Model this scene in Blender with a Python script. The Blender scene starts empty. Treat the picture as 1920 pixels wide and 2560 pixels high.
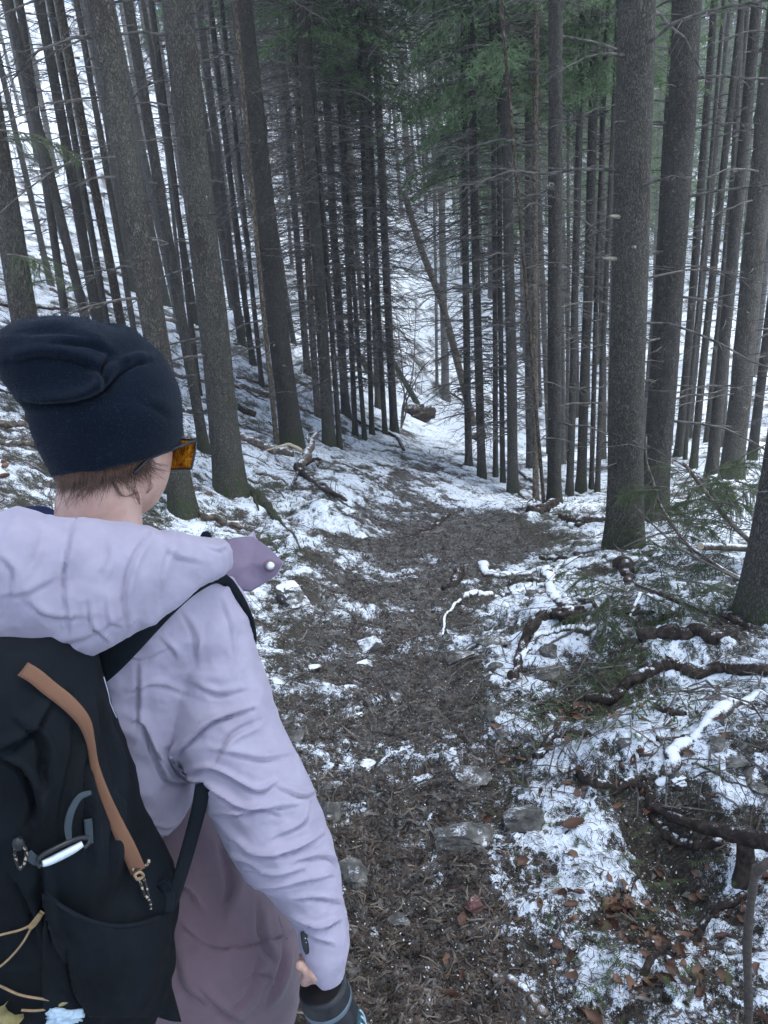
import bpy, math, random
import numpy as np
from mathutils import Matrix, Vector

SC = bpy.context.scene
COL = SC.collection
random.seed(7)
RNG = np.random.default_rng(7)
R_ = math.radians

# ------------------------------------------------------------------ camera, sky, sun, exposure
FPX, CX, CY = 1852.0, 960.0, 1280.0          # focal length and centre, in pixels of the 1920 x 2560 photograph
PITCH, ROLL = R_(21.0), R_(-5.3)
CAMM = Matrix.Rotation(math.pi / 2 - PITCH, 3, 'X') @ Matrix.Rotation(ROLL, 3, 'Z')
CM = np.array(CAMM)
cam_data = bpy.data.cameras.new('camera')
cam_data.sensor_fit = 'VERTICAL'
cam_data.sensor_height = 34.6
cam_data.lens = 34.6 * FPX / 2560.0
cam_data.clip_start = 0.05
cam_data.clip_end = 600
cam = bpy.data.objects.new('camera', cam_data)
cam.matrix_world = CAMM.to_4x4()
COL.objects.link(cam)
SC.camera = cam

world = bpy.data.worlds.new('World')
SC.world = world
world.use_nodes = True
wn = world.node_tree.nodes
wl = world.node_tree.links
for n in list(wn):
    wn.remove(n)
sky = wn.new('ShaderNodeTexSky')
sky.sky_type = 'NISHITA'
sky.sun_disc = False
sky.sun_elevation = R_(68)
sky.sun_rotation = R_(112)
sky.air_density = 1.0
sky.dust_density = 2.5
sky.ozone_density = 1.2
bg = wn.new('ShaderNodeBackground')
bg.inputs['Strength'].default_value = 0.15
wo = wn.new('ShaderNodeOutputWorld')
wl.new(sky.outputs[0], bg.inputs['Color'])
wl.new(bg.outputs[0], wo.inputs['Surface'])

sun_data = bpy.data.lights.new('sun', 'SUN')
sun_data.energy = 1.5
sun_data.angle = R_(32)
sun_data.color = (0.81, 0.925, 1.0)
sun = bpy.data.objects.new('sun', sun_data)
SUND = Vector((math.sin(R_(112)) * math.cos(R_(68)), math.cos(R_(112)) * math.cos(R_(68)), math.sin(R_(68))))
sun.rotation_euler = (-SUND).to_track_quat('-Z', 'Y').to_euler()
sun.location = (20, 5, 30)
COL.objects.link(sun)

SC.view_settings.view_transform = 'Standard'
SC.view_settings.look = 'None'
SC.view_settings.exposure = 1.85
SC.view_settings.gamma = 1.0
SC.view_settings.use_curve_mapping = False
SC.render.engine = 'CYCLES'
SC.cycles.max_bounces = 5
SC.cycles.diffuse_bounces = 3
SC.cycles.transparent_max_bounces = 8
SC.cycles.volume_bounces = 0
SC.cycles.volume_step_rate = 4

# ------------------------------------------------------------------ where a direction of the photograph meets the world
def ray(px, py):
    return CM @ np.array([(px - CX) / FPX, -(py - CY) / FPX, -1.0])

def pt(px, py, depth):
    return ray(px, py) * depth

def pt_r(px, py, R):
    v = ray(px, py)
    return v * R / math.hypot(v[0], v[1])

def project(P):
    c = np.asarray(P) @ CM
    return CX - FPX * c[..., 0] / c[..., 2], CY + FPX * c[..., 1] / c[..., 2], -c[..., 2]

# ------------------------------------------------------------------ noise on arrays
def _lat(seed, n=256):
    return np.random.default_rng(seed).random((n, n))

_LATS = {}
def vnoise(x, y, seed=0):
    if seed not in _LATS:
        _LATS[seed] = _lat(seed + 11)
    L = _LATS[seed]
    xi = np.floor(x).astype(np.int64); yi = np.floor(y).astype(np.int64)
    fx = x - xi; fy = y - yi
    fx = fx * fx * fx * (fx * (fx * 6 - 15) + 10); fy = fy * fy * fy * (fy * (fy * 6 - 15) + 10)
    a = L[xi & 255, yi & 255]; b = L[(xi + 1) & 255, yi & 255]
    c = L[xi & 255, (yi + 1) & 255]; d = L[(xi + 1) & 255, (yi + 1) & 255]
    return (a + (b - a) * fx) * (1 - fy) + (c + (d - c) * fx) * fy

def fbm(x, y, octaves=4, seed=0, gain=0.5, ridged=False):
    s = 0; a = 1; t = 0; c, sn = math.cos(0.6), math.sin(0.6)
    for k in range(octaves):
        v = vnoise(x, y, seed + k)
        if ridged:
            v = 1 - np.abs(2 * v - 1)
        s = s + a * v; t += a; a *= gain
        x, y = (x * c - y * sn) * 2.03 + 17.3, (x * sn + y * c) * 2.03 + 5.1
    return s / t

def sstep(a, b, x):
    t = np.clip((x - a) / (b - a), 0, 1)
    return t * t * (3 - 2 * t)

# ------------------------------------------------------------------ terrain: a thin-plate surface through surveyed points
_ctl = [pt_r(*a) for a in [
    (1060,1180,11),(1060,1080,16.5),(1130,1050,20),(1130,1000,26),(1130,900,30),(1100,700,38),(1100,500,50),(1100,200,70),
    (578,1235,7.2),(470,1290,6.2),(732,1116,10.5),(823,1115,12),(512,1128,9),(606,866,16),(770,939,17),(50,1000,8),(60,780,14),
    (300,740,18),(480,900,14),(100,500,28),(500,550,34),(50,250,40),(800,800,27),(900,900,22),(300,100,60),
    (1174,1163,13),(1281,1233,11),(1385,1261,10.5),(1452,1229,11.5),(1559,1365,6.3),(1631,1296,7.6),(1828,1203,9.5),(1886,1510,4.2),
    (1408,1163,20),(1500,1100,22),(1675,1117,18),(1860,1100,17),(1500,900,32),(1850,900,28),(1600,700,42),(1800,500,55),(1600,200,75)]]
for x, y in [(-0.4,-3),(0.6,-3),(-0.4,0),(0.7,0),(0.0,1.2),(0.0,2.4),(0.2,3.6),(0.45,5.2),(0.6,7.4)]:
    _ctl.append((x, y, -1.62 - 0.2 * y))
for x, y, z in [(-2.2,0,-1.15),(-2.2,2.5,-1.55),(-4,3,-0.75),(-8,3,0.6),(-8,-3,0.8),(-14,10,2.6),(-20,20,5.5),(-26,36,11),(-40,60,20),
                (1.9,1.2,-1.78),(2.2,2.4,-1.95),(3.4,2.5,-2.2),(4.5,1.2,-2.4),(3.2,0,-1.75),(7,3,-3.6),(7,-4,-2.4),(11,8,-5.0),(18,12,-6.5),
                (-1.5,-5,0.2),(0,-10,0.5),(-14,-12,4.5),(14,-12,-2.5),(0,-40,6),(-40,-30,16),(40,-30,-4),(35,20,-5),(60,40,4),
                (0,100,22),(-50,110,32),(50,100,20),(80,70,12),(-80,60,36),(110,0,6),(-110,0,42)]:
    _ctl.append((x, y, z))
_ctl = np.array(_ctl)

def _tps(r2):
    return np.where(r2 > 1e-9, 0.5 * r2 * np.log(np.maximum(r2, 1e-9)), 0)
_n = len(_ctl)
_A = np.zeros((_n + 3, _n + 3))
_d = ((_ctl[:, None, :2] - _ctl[None, :, :2]) ** 2).sum(-1)
_A[:_n, :_n] = _tps(_d) + np.eye(_n) * 0.25
_A[:_n, _n] = 1; _A[:_n, _n + 1:] = _ctl[:, :2]
_A[_n:, :_n] = _A[:_n, _n:].T
_w = np.linalg.solve(_A, np.concatenate([_ctl[:, 2], [0, 0, 0]]))

def base_h(x, y):
    x = np.asarray(x, float); y = np.asarray(y, float)
    r = np.hypot(x, y); f = np.minimum(1, 120 / np.maximum(r, 1e-6))
    xx, yy = x * f, y * f
    out = _w[_n] + _w[_n + 1] * xx + _w[_n + 2] * yy
    for i in range(_n):
        out = out + _w[i] * _tps((xx - _ctl[i, 0]) ** 2 + (yy - _ctl[i, 1]) ** 2)
    return out

_bumps = []      # (x, y, radius, height): mounds and hollows

def path_far(x, y):
    return np.abs(x - (0.12 + 0.06 * y)) / 0.7 + sstep(9, 14, y) * 3

def mid_h(x, y):
    x = np.asarray(x, float); y = np.asarray(y, float)
    r = np.hypot(x, y)
    h = base_h(x, y)
    h = h + (fbm(x * 0.55, y * 0.55, 3, 30) - 0.5) * 0.22 * sstep(1.0, 6, r) * (0.15 + 0.85 * sstep(0.8, 3.0, path_far(x, y)))
    h = h + (fbm(x * 0.2, y * 0.2, 2, 40) - 0.5) * 1.2 * sstep(14, 30, r)
    for bx, by, br, bh in _bumps:
        d2 = ((x - bx) ** 2 + (y - by) ** 2) / (br * br)
        h = h + bh * np.exp(-d2)
    return h

def hit(px, py, h=None, far=140):
    """first point along the view ray through photograph pixel (px, py) that meets the terrain"""
    h = h or mid_h
    v = ray(px, py); v = v / math.hypot(v[0], v[1])
    ts = np.concatenate([np.arange(0.5, 12, 0.05), np.arange(12, 40, 0.15), np.arange(40, far, 0.5)])
    P = ts[:, None] * v
    d = P[:, 2] - h(P[:, 0], P[:, 1])
    k = np.argmax(d < 0)
    if d[k] >= 0:
        return None
    t0, t1 = ts[max(k - 1, 0)], ts[k]; d0, d1 = d[max(k - 1, 0)], d[k]
    t = t0 + (t1 - t0) * (d0 / (d0 - d1 + 1e-12))
    return v * t

# mounds and hollows at the places the photograph shows them
for px, py, br, bh in [(1400,1560,0.30,0.12),(1560,1580,0.35,0.10),(1500,1660,0.30,-0.10),(1360,1290,0.7,0.10),(1700,1560,0.5,0.10),
                       (1680,2020,0.18,-0.12),(1560,1950,0.3,0.06),(1800,1900,0.35,0.12),(1640,1800,0.2,0.05),(1850,2200,0.3,-0.16),
                       (735,1480,0.28,0.10),(860,1330,0.35,0.10),(830,1240,0.4,0.12),(1180,1420,0.25,0.08),(1520,2020,0.15,0.03),
                       (1460,1700,0.14,0.07),(1533,1690,0.14,0.08),(1600,1660,0.14,0.08),(1680,1640,0.15,0.08),(1780,1640,0.16,0.07),(1480,1785,0.11,-0.07),(1560,1765,0.11,-0.08),(1640,1745,0.11,-0.07),(1740,1725,0.11,-0.05),
                       (1500,1925,0.09,0.05),(1600,1930,0.09,0.05),(1700,1990,0.10,0.06),(1800,2030,0.12,0.08),(1560,2010,0.07,-0.05),(1620,2080,0.08,-0.07),(1700,2150,0.10,-0.08),(1330,1610,0.10,0.05),(1290,1620,0.09,-0.05),(1250,1330,0.6,-0.02),(770,1420,0.28,0.12),(800,1370,0.3,0.14),(820,1310,0.3,0.16),(845,1260,0.3,0.15),(870,1215,0.35,0.12),(1100,1250,0.7,-0.04),(1330,1560,0.15,0.05)]:
    p = hit(px, py, base_h)
    if p is not None:
        _bumps.append((p[0], p[1], br, bh))

def polyline_ground(pts):
    out = []
    for p in pts:
        q = hit(p[0], p[1])
        out.append(q)
    return out

PATH = [(1130,2760,400),(1080,2500,330),(1010,2200,330),(970,1980,290),(950,1780,270),(960,1640,255),(985,1520,240),(1030,1440,250),
        (1095,1370,270),(1100,1320,260),(1060,1265,160),(1040,1230,100),(1050,1190,75),(1055,1160,50)]
_pp = [hit(a, b) for a, b, w in PATH]
_pw = [w * np.linalg.norm(q) * 0.93 / FPX for (a, b, w), q in zip(PATH, _pp)]

def path_dist(x, y):
    """signed distance outside the trodden path, in half widths: 0 on the centre line, 1 at its edge"""
    best = np.full(np.shape(x), 1e9)
    for i in range(len(_pp) - 1):
        ax, ay = _pp[i][:2]; bx, by = _pp[i + 1][:2]
        dx, dy = bx - ax, by - ay
        t = np.clip(((x - ax) * dx + (y - ay) * dy) / (dx * dx + dy * dy), 0, 1)
        w = _pw[i] + (_pw[i + 1] - _pw[i]) * t
        best = np.minimum(best, np.hypot(x - ax - t * dx, y - ay - t * dy) / w)
    return best

# darker soil, bare of snow, at chosen spots; and smooth snow patches
BARE = [(hit(a, b), r) for a, b, r in [(1520,1650,0.22),(1470,1700,0.2),(1600,1700,0.2),(1690,2010,0.2),(1640,2110,0.2),(1350,1560,0.12),
        (1500,1900,0.12),(1520,2270,0.10),(1430,2330,0.12),(1640,2350,0.16),(700,1490,0.22),(760,1400,0.2),(1060,1780,0.25),(1010,1700,0.2),
        (1000,1560,0.2),(950,2420,0.22),(1060,2350,0.16),(1180,1330,0.8),(1290,1340,0.7),(1100,1370,0.6),(1020,1480,0.4),(1540,1430,0.3),(1850,1560,0.2)]]
SNOWY = [(hit(a, b), r) for a, b, r in [(1500,2080,0.16),(1420,2140,0.14),(1480,2200,0.14),(1560,1830,0.16),(1700,1720,0.25),(1820,1640,0.3),(1450,1980,0.1),
        (1380,1900,0.08),(1400,2300,0.1),(1250,2480,0.09),(1530,2430,0.12),(1700,2500,0.12),(1740,1960,0.14),(1660,1870,0.2),(1380,1610,0.12),(900,1300,0.3),(950,1330,0.25),
        (1040,1950,0.07),(910,2030,0.06),(1010,1880,0.06),(1380,1550,0.18),(1130,1240,0.5),(1180,1265,0.5),(960,1250,0.3),(1080,1060,2.0),(1110,1060,2.0)]]

def cover(x, y):
    """snow 0..1, mud 0..1, green 0..1 at ground points"""
    pd = path_dist(x, y) + (fbm(x * 2.3, y * 2.3, 3, 55) - 0.5) * 0.7
    r = np.hypot(x, y)
    base = 0.345 + 0.185 * sstep(0.75, 1.25, pd)
    base = base + 0.03 * sstep(14, 26, r) + 0.04 * sstep(20, 40, r)
    for q, s in BARE:
        d2 = ((x - q[0]) ** 2 + (y - q[1]) ** 2) / s ** 2
        base = base - 0.22 * np.exp(-d2)
    for q, s in SNOWY:
        d2 = ((x - q[0]) ** 2 + (y - q[1]) ** 2) / s ** 2
        base = base + 0.20 * np.exp(-d2)
    n = fbm(x * 3.1, y * 3.1, 4, 60, 0.6)
    n2 = fbm(x * 16, y * 16, 3, 70, 0.6)
    near = 1 - sstep(9, 20, r)
    s = base + (n - 0.5) * 0.75 + (n2 - 0.5) * 0.6 * (0.35 + 0.65 * near)
    snow = np.clip(0.5 + (s - 0.5) * 2.3, 0, 1)
    mud = 1 - sstep(0.55, 0.95, pd)
    green = sstep(0.54, 0.72, fbm(x * 1.1 + 9, y * 1.1, 3, 90)) * sstep(0.9, 1.4, pd)
    return snow, mud, green, s

def micro_h(x, y):
    """the ground with stones, clods and snow thickness, for meshes that must lie on it"""
    r = np.hypot(x, y)
    snow, mud, green, s = cover(x, y)
    h = mid_h(x, y)
    k = 1 - sstep(8, 25, r)
    h = h + (fbm(x * 5, y * 5, 3, 100) - 0.5) * 0.10 * k
    h = h + (fbm(x * 19, y * 19, 3, 110, 0.6, True) - 0.6) * 0.034 * k * (1 - 0.55 * snow)
    h = h + (fbm(x * 75, y * 75, 2, 120) - 0.5) * 0.016 * (1 - sstep(3, 8, r)) * (1 - 0.7 * snow)
    h = h + 0.022 * sstep(0.42, 0.66, s) * (1 - sstep(10, 30, r) * 0.6)
    return h, snow, mud, green
def surf(x, y):
    return micro_h(np.atleast_1d(np.asarray(x, float)), np.atleast_1d(np.asarray(y, float)))[0]

# ------------------------------------------------------------------ object helpers
def tag(o, label=None, cat=None, group=None, kind=None):
    if label: o['label'] = label
    if cat: o['category'] = cat
    if group: o['group'] = group
    if kind: o['kind'] = kind
    return o

def empty(name, loc, label=None, cat=None, group=None, rot=None):
    o = bpy.data.objects.new(name, None)
    o.location = loc
    o.empty_display_size = 0.1
    if rot is not None:
        o.rotation_euler = rot
    COL.objects.link(o)
    return tag(o, label, cat, group)

def mesh_np(name, V, Q, mat, smooth=True, attrs=None):
    """mesh from an (n,3) array and an (m,3|4) face array, or a list of such face arrays"""
    me = bpy.data.meshes.new(name)
    V = np.asarray(V, np.float32)
    Qs = Q if isinstance(Q, (list, tuple)) else [Q]
    Qs = [np.asarray(q, np.int32) for q in Qs if len(q)]
    loops = np.concatenate([q.ravel() for q in Qs])
    tot = np.concatenate([np.full(len(q), q.shape[1], np.int32) for q in Qs])
    st = np.concatenate([[0], np.cumsum(tot)[:-1]]).astype(np.int32)
    me.vertices.add(len(V)); me.vertices.foreach_set('co', V.ravel())
    me.loops.add(len(loops)); me.loops.foreach_set('vertex_index', loops)
    me.polygons.add(len(tot)); me.polygons.foreach_set('loop_start', st); me.polygons.foreach_set('loop_total', tot)
    me.polygons.foreach_set('use_smooth', np.full(len(tot), bool(smooth)))
    if attrs:
        for k, a in attrs.items():
            at = me.attributes.new(k, 'FLOAT', 'POINT')
            at.data.foreach_set('value', np.asarray(a, np.float32))
    me.update(calc_edges=True)
    me.validate()
    if mat: me.materials.append(mat)
    return me

def link(name, me, parent=None, loc=None):
    o = bpy.data.objects.new(name, me)
    COL.objects.link(o)
    if parent is not None: o.parent = parent
    if loc is not None: o.location = loc
    return o

def tube(P, r, sides=6, cap=True, twist=0.0):
    """verts, quads, tris of a tube along points P with radii r"""
    P = np.asarray(P, float); n = len(P)
    r = np.broadcast_to(np.asarray(r, float), (n,))
    T = np.gradient(P, axis=0); T /= np.linalg.norm(T, axis=1, keepdims=True) + 1e-12
    ref = np.array([0, 0, 1.0]) if abs(T[0, 2]) < 0.9 else np.array([1.0, 0, 0])
    N = np.cross(T[0], ref); N /= np.linalg.norm(N)
    V = np.zeros((n, sides, 3)); a = np.linspace(0, 2 * math.pi, sides, endpoint=False)
    for i in range(n):
        N = N - T[i] * N.dot(T[i]); N /= np.linalg.norm(N) + 1e-12
        B = np.cross(T[i], N)
        V[i] = P[i] + r[i] * (np.cos(a + twist * i)[:, None] * N + np.sin(a + twist * i)[:, None] * B)
    V = V.reshape(-1, 3)
    i = np.arange(n - 1)[:, None] * sides; j = np.arange(sides)[None]; j2 = (j + 1) % sides
    Q = np.stack([i + j, i + j2, i + sides + j2, i + sides + j], -1).reshape(-1, 4)
    Tr = np.zeros((0, 3), int)
    if cap:
        V = np.vstack([V, P[0], P[-1]])
        c0, c1 = n * sides, n * sides + 1
        b = (n - 1) * sides
        Tr = np.array([(c0, (k + 1) % sides, k) for k in range(sides)] + [(c1, b + k, b + (k + 1) % sides) for k in range(sides)])
    return V, Q, Tr

class Bag:
    """collects pieces into one mesh"""
    def __init__(s): s.V = []; s.Q = []; s.T = []; s.n = 0
    def add(s, V, Q=None, T=None):
        s.V.append(np.asarray(V, float))
        if Q is not None and len(Q): s.Q.append(np.asarray(Q) + s.n)
        if T is not None and len(T): s.T.append(np.asarray(T) + s.n)
        s.n += len(V)
    def tube(s, P, r, sides=4, cap=True): s.add(*tube(P, r, sides, cap))
    def mesh(s, name, mat, smooth=True):
        F = []
        if s.Q: F.append(np.vstack(s.Q))
        if s.T: F.append(np.vstack(s.T))
        return mesh_np(name, np.vstack(s.V), F, mat, smooth)

def spline(P, m):
    """Catmull-Rom through the rows of P, m samples"""
    P = np.asarray(P, float); n = len(P)
    E = np.vstack([2 * P[0] - P[1], P, 2 * P[-1] - P[-2]])
    t = np.linspace(0, n - 1, m); i = np.minimum(t.astype(int), n - 2); f = (t - i)[:, None]
    p0, p1, p2, p3 = E[i], E[i + 1], E[i + 2], E[i + 3]
    return 0.5 * ((2 * p1) + (-p0 + p2) * f + (2 * p0 - 5 * p1 + 4 * p2 - p3) * f ** 2 + (-p0 + 3 * p1 - 3 * p2 + p3) * f ** 3)

# ------------------------------------------------------------------ materials
class NT:
    def __init__(s, name):
        s.m = bpy.data.materials.new(name); s.m.use_nodes = True
        s.t = s.m.node_tree; s.n = s.t.nodes; s.l = s.t.links
        s.b = s.n['Principled BSDF']
    def new(s, typ, **kw):
        n = s.n.new(typ)
        for k, v in kw.items():
            if k in n.inputs: n.inputs[k].default_value = v
            else: setattr(n, k, v)
        return n
    def to(s, a, b): s.l.new(a, b)
    def coord(s, kind='Object', scale=(1, 1, 1)):
        c = s.new('ShaderNodeTexCoord'); mp = s.new('ShaderNodeMapping'); mp.inputs['Scale'].default_value = scale
        s.to(c.outputs[kind], mp.inputs[0]); return mp.outputs[0]
    def pos(s, scale=(1, 1, 1)):
        c = s.new('ShaderNodeNewGeometry'); mp = s.new('ShaderNodeMapping'); mp.inputs['Scale'].default_value = scale
        s.to(c.outputs['Position'], mp.inputs[0]); return mp.outputs[0]
    def noise(s, vec, scale, detail=4, rough=0.6, dist=0.0):
        n = s.new('ShaderNodeTexNoise'); n.inputs['Scale'].default_value = scale; n.inputs['Detail'].default_value = detail
        n.inputs['Roughness'].default_value = rough; n.inputs['Distortion'].default_value = dist
        s.to(vec, n.inputs['Vector']); return n.outputs['Fac']
    def ramp(s, fac, stops):
        r = s.new('ShaderNodeValToRGB')
        while len(r.color_ramp.elements) < len(stops): r.color_ramp.elements.new(0.5)
        for e, (p, c) in zip(r.color_ramp.elements, stops):
            e.position = p; e.color = (c[0], c[1], c[2], 1) if not isinstance(c, (int, float)) else (c, c, c, 1)
        s.to(fac, r.inputs[0]); return r.outputs['Color']
    def mix(s, fac, a, b):
        m = s.new('ShaderNodeMix', data_type='RGBA')
        for v, i in ((fac, 0), (a, 6), (b, 7)):
            if isinstance(v, (int, float)): m.inputs[i].default_value = v
            elif isinstance(v, tuple): m.inputs[i].default_value = (*v, 1)
            else: s.to(v, m.inputs[i])
        return m.outputs[2]
    def math(s, op, a, b=0.0, clamp=False):
        m = s.new('ShaderNodeMath', operation=op); m.use_clamp = clamp
        for i, v in enumerate((a, b)):
            if isinstance(v, (int, float)): m.inputs[i].default_value = v
            else: s.to(v, m.inputs[i])
        return m.outputs[0]
    def smooth(s, v, lo, hi):
        m = s.new('ShaderNodeMapRange', interpolation_type='SMOOTHSTEP')
        m.inputs[1].default_value = lo; m.inputs[2].default_value = hi
        s.to(v, m.inputs[0]); return m.outputs[0]
    def bump(s, h, strength=0.5, dist=0.01, prev=None):
        b = s.new('ShaderNodeBump'); b.inputs['Strength'].default_value = strength; b.inputs['Distance'].default_value = dist
        s.to(h, b.inputs['Height'])
        if prev is not None: s.to(prev, b.inputs['Normal'])
        return b.outputs[0]
    def done(s, col=None, rough=0.8, nrm=None, **kw):
        for k, v in (('Base Color', col), ('Roughness', rough), ('Normal', nrm)):
            if v is None: continue
            i = s.b.inputs[k]
            if isinstance(v, (int, float)): i.default_value = v
            elif isinstance(v, tuple): i.default_value = (*v, 1)
            else: s.to(v, i)
        for k, v in kw.items(): s.b.inputs[k.replace('_', ' ')].default_value = v
        return s.m
    def attr(s, name):
        a = s.new('ShaderNodeAttribute', attribute_name=name); return a.outputs['Fac']
    def rand(s):
        return s.new('ShaderNodeObjectInfo').outputs['Random']

SNOWC = (0.83, 0.86, 0.90)

def m_ground():
    t = NT('ground'); P = t.pos()
    n1 = t.noise(P, 9, 6, 0.7); n2 = t.noise(P, 55, 5, 0.7); n3 = t.noise(P, 240, 3, 0.7); n4 = t.noise(t.pos((30, 90, 40)), 1.0, 4, 0.7, 1.5)
    dark = t.ramp(n2, [(0.3, (0.014, 0.011, 0.010)), (0.48, (0.045, 0.036, 0.032)), (0.6, (0.13, 0.115, 0.10)), (0.7, (0.24, 0.225, 0.205))])
    grav = t.ramp(n3, [(0.35, (0.06, 0.057, 0.053)), (0.52, (0.15, 0.145, 0.135)), (0.66, (0.32, 0.31, 0.29))])
    mud = t.mix(t.smooth(n1, 0.42, 0.62), dark, grav)
    litter = t.ramp(n4, [(0.3, (0.012, 0.012, 0.009)), (0.5, (0.045, 0.040, 0.030)), (0.65, (0.15, 0.13, 0.095))])
    soil = t.mix(t.attr('mud'), litter, mud)
    green = t.ramp(n2, [(0.35, (0.018, 0.03, 0.012)), (0.6, (0.07, 0.10, 0.04))])
    soil = t.mix(t.math('MULTIPLY', t.attr('green'), t.smooth(n1, 0.45, 0.6)), soil, green)
    sn = t.math('ADD', t.attr('snow'), t.math('MULTIPLY', t.math('SUBTRACT', n2, 0.5), 2.2))
    sn = t.math('ADD', sn, t.math('MULTIPLY', t.math('SUBTRACT', n3, 0.5), 2.0))
    g = t.new('ShaderNodeNewGeometry'); sx = t.new('ShaderNodeSeparateXYZ'); t.to(g.outputs['Normal'], sx.inputs[0])
    sn = t.math('ADD', sn, t.math('MULTIPLY', t.math('SUBTRACT', sx.outputs[2], 0.86), 0.9))
    sf = t.smooth(sn, 0.38, 0.70)
    snowcol = t.mix(t.smooth(n3, 0.3, 0.7), (0.66, 0.72, 0.79), (0.80, 0.84, 0.89))
    col = t.mix(sf, soil, snowcol)
    h = t.math('ADD', t.math('MULTIPLY', n2, 1.0), t.math('MULTIPLY', n3, 0.5))
    h = t.math('ADD', t.math('MULTIPLY', h, t.math('SUBTRACT', 1.25, sf)), t.math('MULTIPLY', sf, 0.6))
    return t.done(col, t.mix(sf, (0.75, 0.75, 0.75), (0.6, 0.6, 0.6)), t.bump(h, 0.75, 0.02), Specular_IOR_Level=0.3)

def m_bark(name, c0, c1, c2, scale=1.0, moss=0.0, bumpd=0.012):
    t = NT(name)
    P = t.coord('Object', (1, 1, 0.42))
    r = t.rand()
    off = t.new('ShaderNodeVectorMath', operation='ADD'); cmb = t.new('ShaderNodeCombineXYZ')
    t.to(t.math('MULTIPLY', r, 37.0), cmb.inputs[0]); t.to(t.math('MULTIPLY', r, 11.0), cmb.inputs[2])
    t.to(P, off.inputs[0]); t.to(cmb.outputs[0], off.inputs[1]); P = off.outputs[0]
    v = t.new('ShaderNodeTexVoronoi', feature='DISTANCE_TO_EDGE'); v.inputs['Scale'].default_value = 62 * scale
    warp = t.new('ShaderNodeTexNoise'); warp.inputs['Scale'].default_value = 30 * scale; t.to(P, warp.inputs['Vector'])
    wm = t.new('ShaderNodeVectorMath', operation='MULTIPLY_ADD'); t.to(warp.outputs['Color'], wm.inputs[0]); wm.inputs[1].default_value = (0.06,) * 3; t.to(P, wm.inputs[2])
    t.to(wm.outputs[0], v.inputs['Vector'])
    e = t.math('MULTIPLY', t.smooth(v.outputs['Distance'], 0.0, 0.3), 0.8)
    n = t.noise(P, 26 * scale, 6, 0.7); nb = t.noise(P, 3.0, 4, 0.6); nf = t.noise(P, 170 * scale, 3, 0.7)
    col = t.ramp(n, [(0.32, c0), (0.5, c1), (0.68, c2)])
    dk = tuple(0.35 * c for c in c0)
    col = t.mix(t.math('MULTIPLY', e, 1.0), t.mix(0.45, dk, c0), col)
    col = t.mix(t.smooth(nb, 0.45, 0.7), col, t.mix(0.5, col, tuple(0.55 * c for c in c1)))
    lich = tuple([c2[0] * 1.0, c2[1] * 1.15, c2[2] * 1.0])
    col = t.mix(t.math('MULTIPLY', t.math('MULTIPLY', t.smooth(nf, 0.5, 0.62), t.smooth(nb, 0.3, 0.6)), 0.5), col, lich)
    hs = t.new('ShaderNodeHueSaturation'); t.to(col, hs.inputs['Color']); t.to(t.math('ADD', t.math('MULTIPLY', r, 0.5), 0.95), hs.inputs['Value'])
    col = hs.outputs[0]
    if moss:
        s = t.new('ShaderNodeSeparateXYZ'); c = t.new('ShaderNodeTexCoord'); t.to(c.outputs['Object'], s.inputs[0])
        low = t.math('SUBTRACT', 1.0, t.smooth(s.outputs[2], 0.0, moss))
        col = t.mix(t.math('MULTIPLY', low, t.smooth(n, 0.42, 0.6)), col, (0.055, 0.075, 0.03))
    h = t.math('ADD', t.math('MULTIPLY', e, 0.7), t.math('ADD', t.math('MULTIPLY', n, 1.2), t.math('MULTIPLY', nf, 0.35)))
    return t.done(col, 0.9, t.bump(h, 1.0, bumpd), Specular_IOR_Level=0.15)

def m_twig(name, c0, c1):
    t = NT(name); n = t.noise(t.pos(), 14, 3)
    return t.done(t.ramp(n, [(0.35, c0), (0.65, c1)]), 0.9, Specular_IOR_Level=0.1)

def m_snowy(name, c0, c1, scale=20, snow_lo=0.55, snow_hi=0.85, amount=0.0, bumpd=0.006, stretch=(1, 1, 1)):
    """wood or stone with snow lying on what faces up"""
    t = NT(name); P = t.pos(); Q = t.coord('Object', stretch)
    n = t.noise(Q, scale, 6, 0.7); nf = t.noise(P, 120, 4, 0.75); nm = t.noise(P, 18, 3)
    col = t.ramp(n, [(0.3, tuple(0.45 * c for c in c0)), (0.48, c0), (0.66, c1)])
    g = t.new('ShaderNodeNewGeometry'); s = t.new('ShaderNodeSeparateXYZ'); t.to(g.outputs['Normal'], s.inputs[0])
    f = t.math('ADD', s.outputs[2], t.math('MULTIPLY', t.math('SUBTRACT', nf, 0.5), 1.1))
    f = t.math('ADD', f, t.math('MULTIPLY', t.math('SUBTRACT', nm, 0.5), 1.2))
    sf = t.smooth(t.math('ADD', f, amount), snow_lo, snow_hi)
    h = t.math('ADD', n, t.math('MULTIPLY', nf, 0.4))
    return t.done(t.mix(sf, col, SNOWC), 0.8, t.bump(h, 0.9, bumpd), Specular_IOR_Level=0.25)

def m_plain(name, c, rough=0.6, var=0.25, scale=30, bump=0.0, **kw):
    if name in bpy.data.materials: return bpy.data.materials[name]
    t = NT(name); Q = t.coord('Object')
    n = t.noise(Q, scale, 5, 0.65)
    col = t.ramp(n, [(0.3, tuple(x * (1 - var) for x in c)), (0.7, tuple(min(1, x * (1 + var)) for x in c))])
    return t.done(col, rough, t.bump(n, 0.6, bump) if bump else None, **kw)
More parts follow.
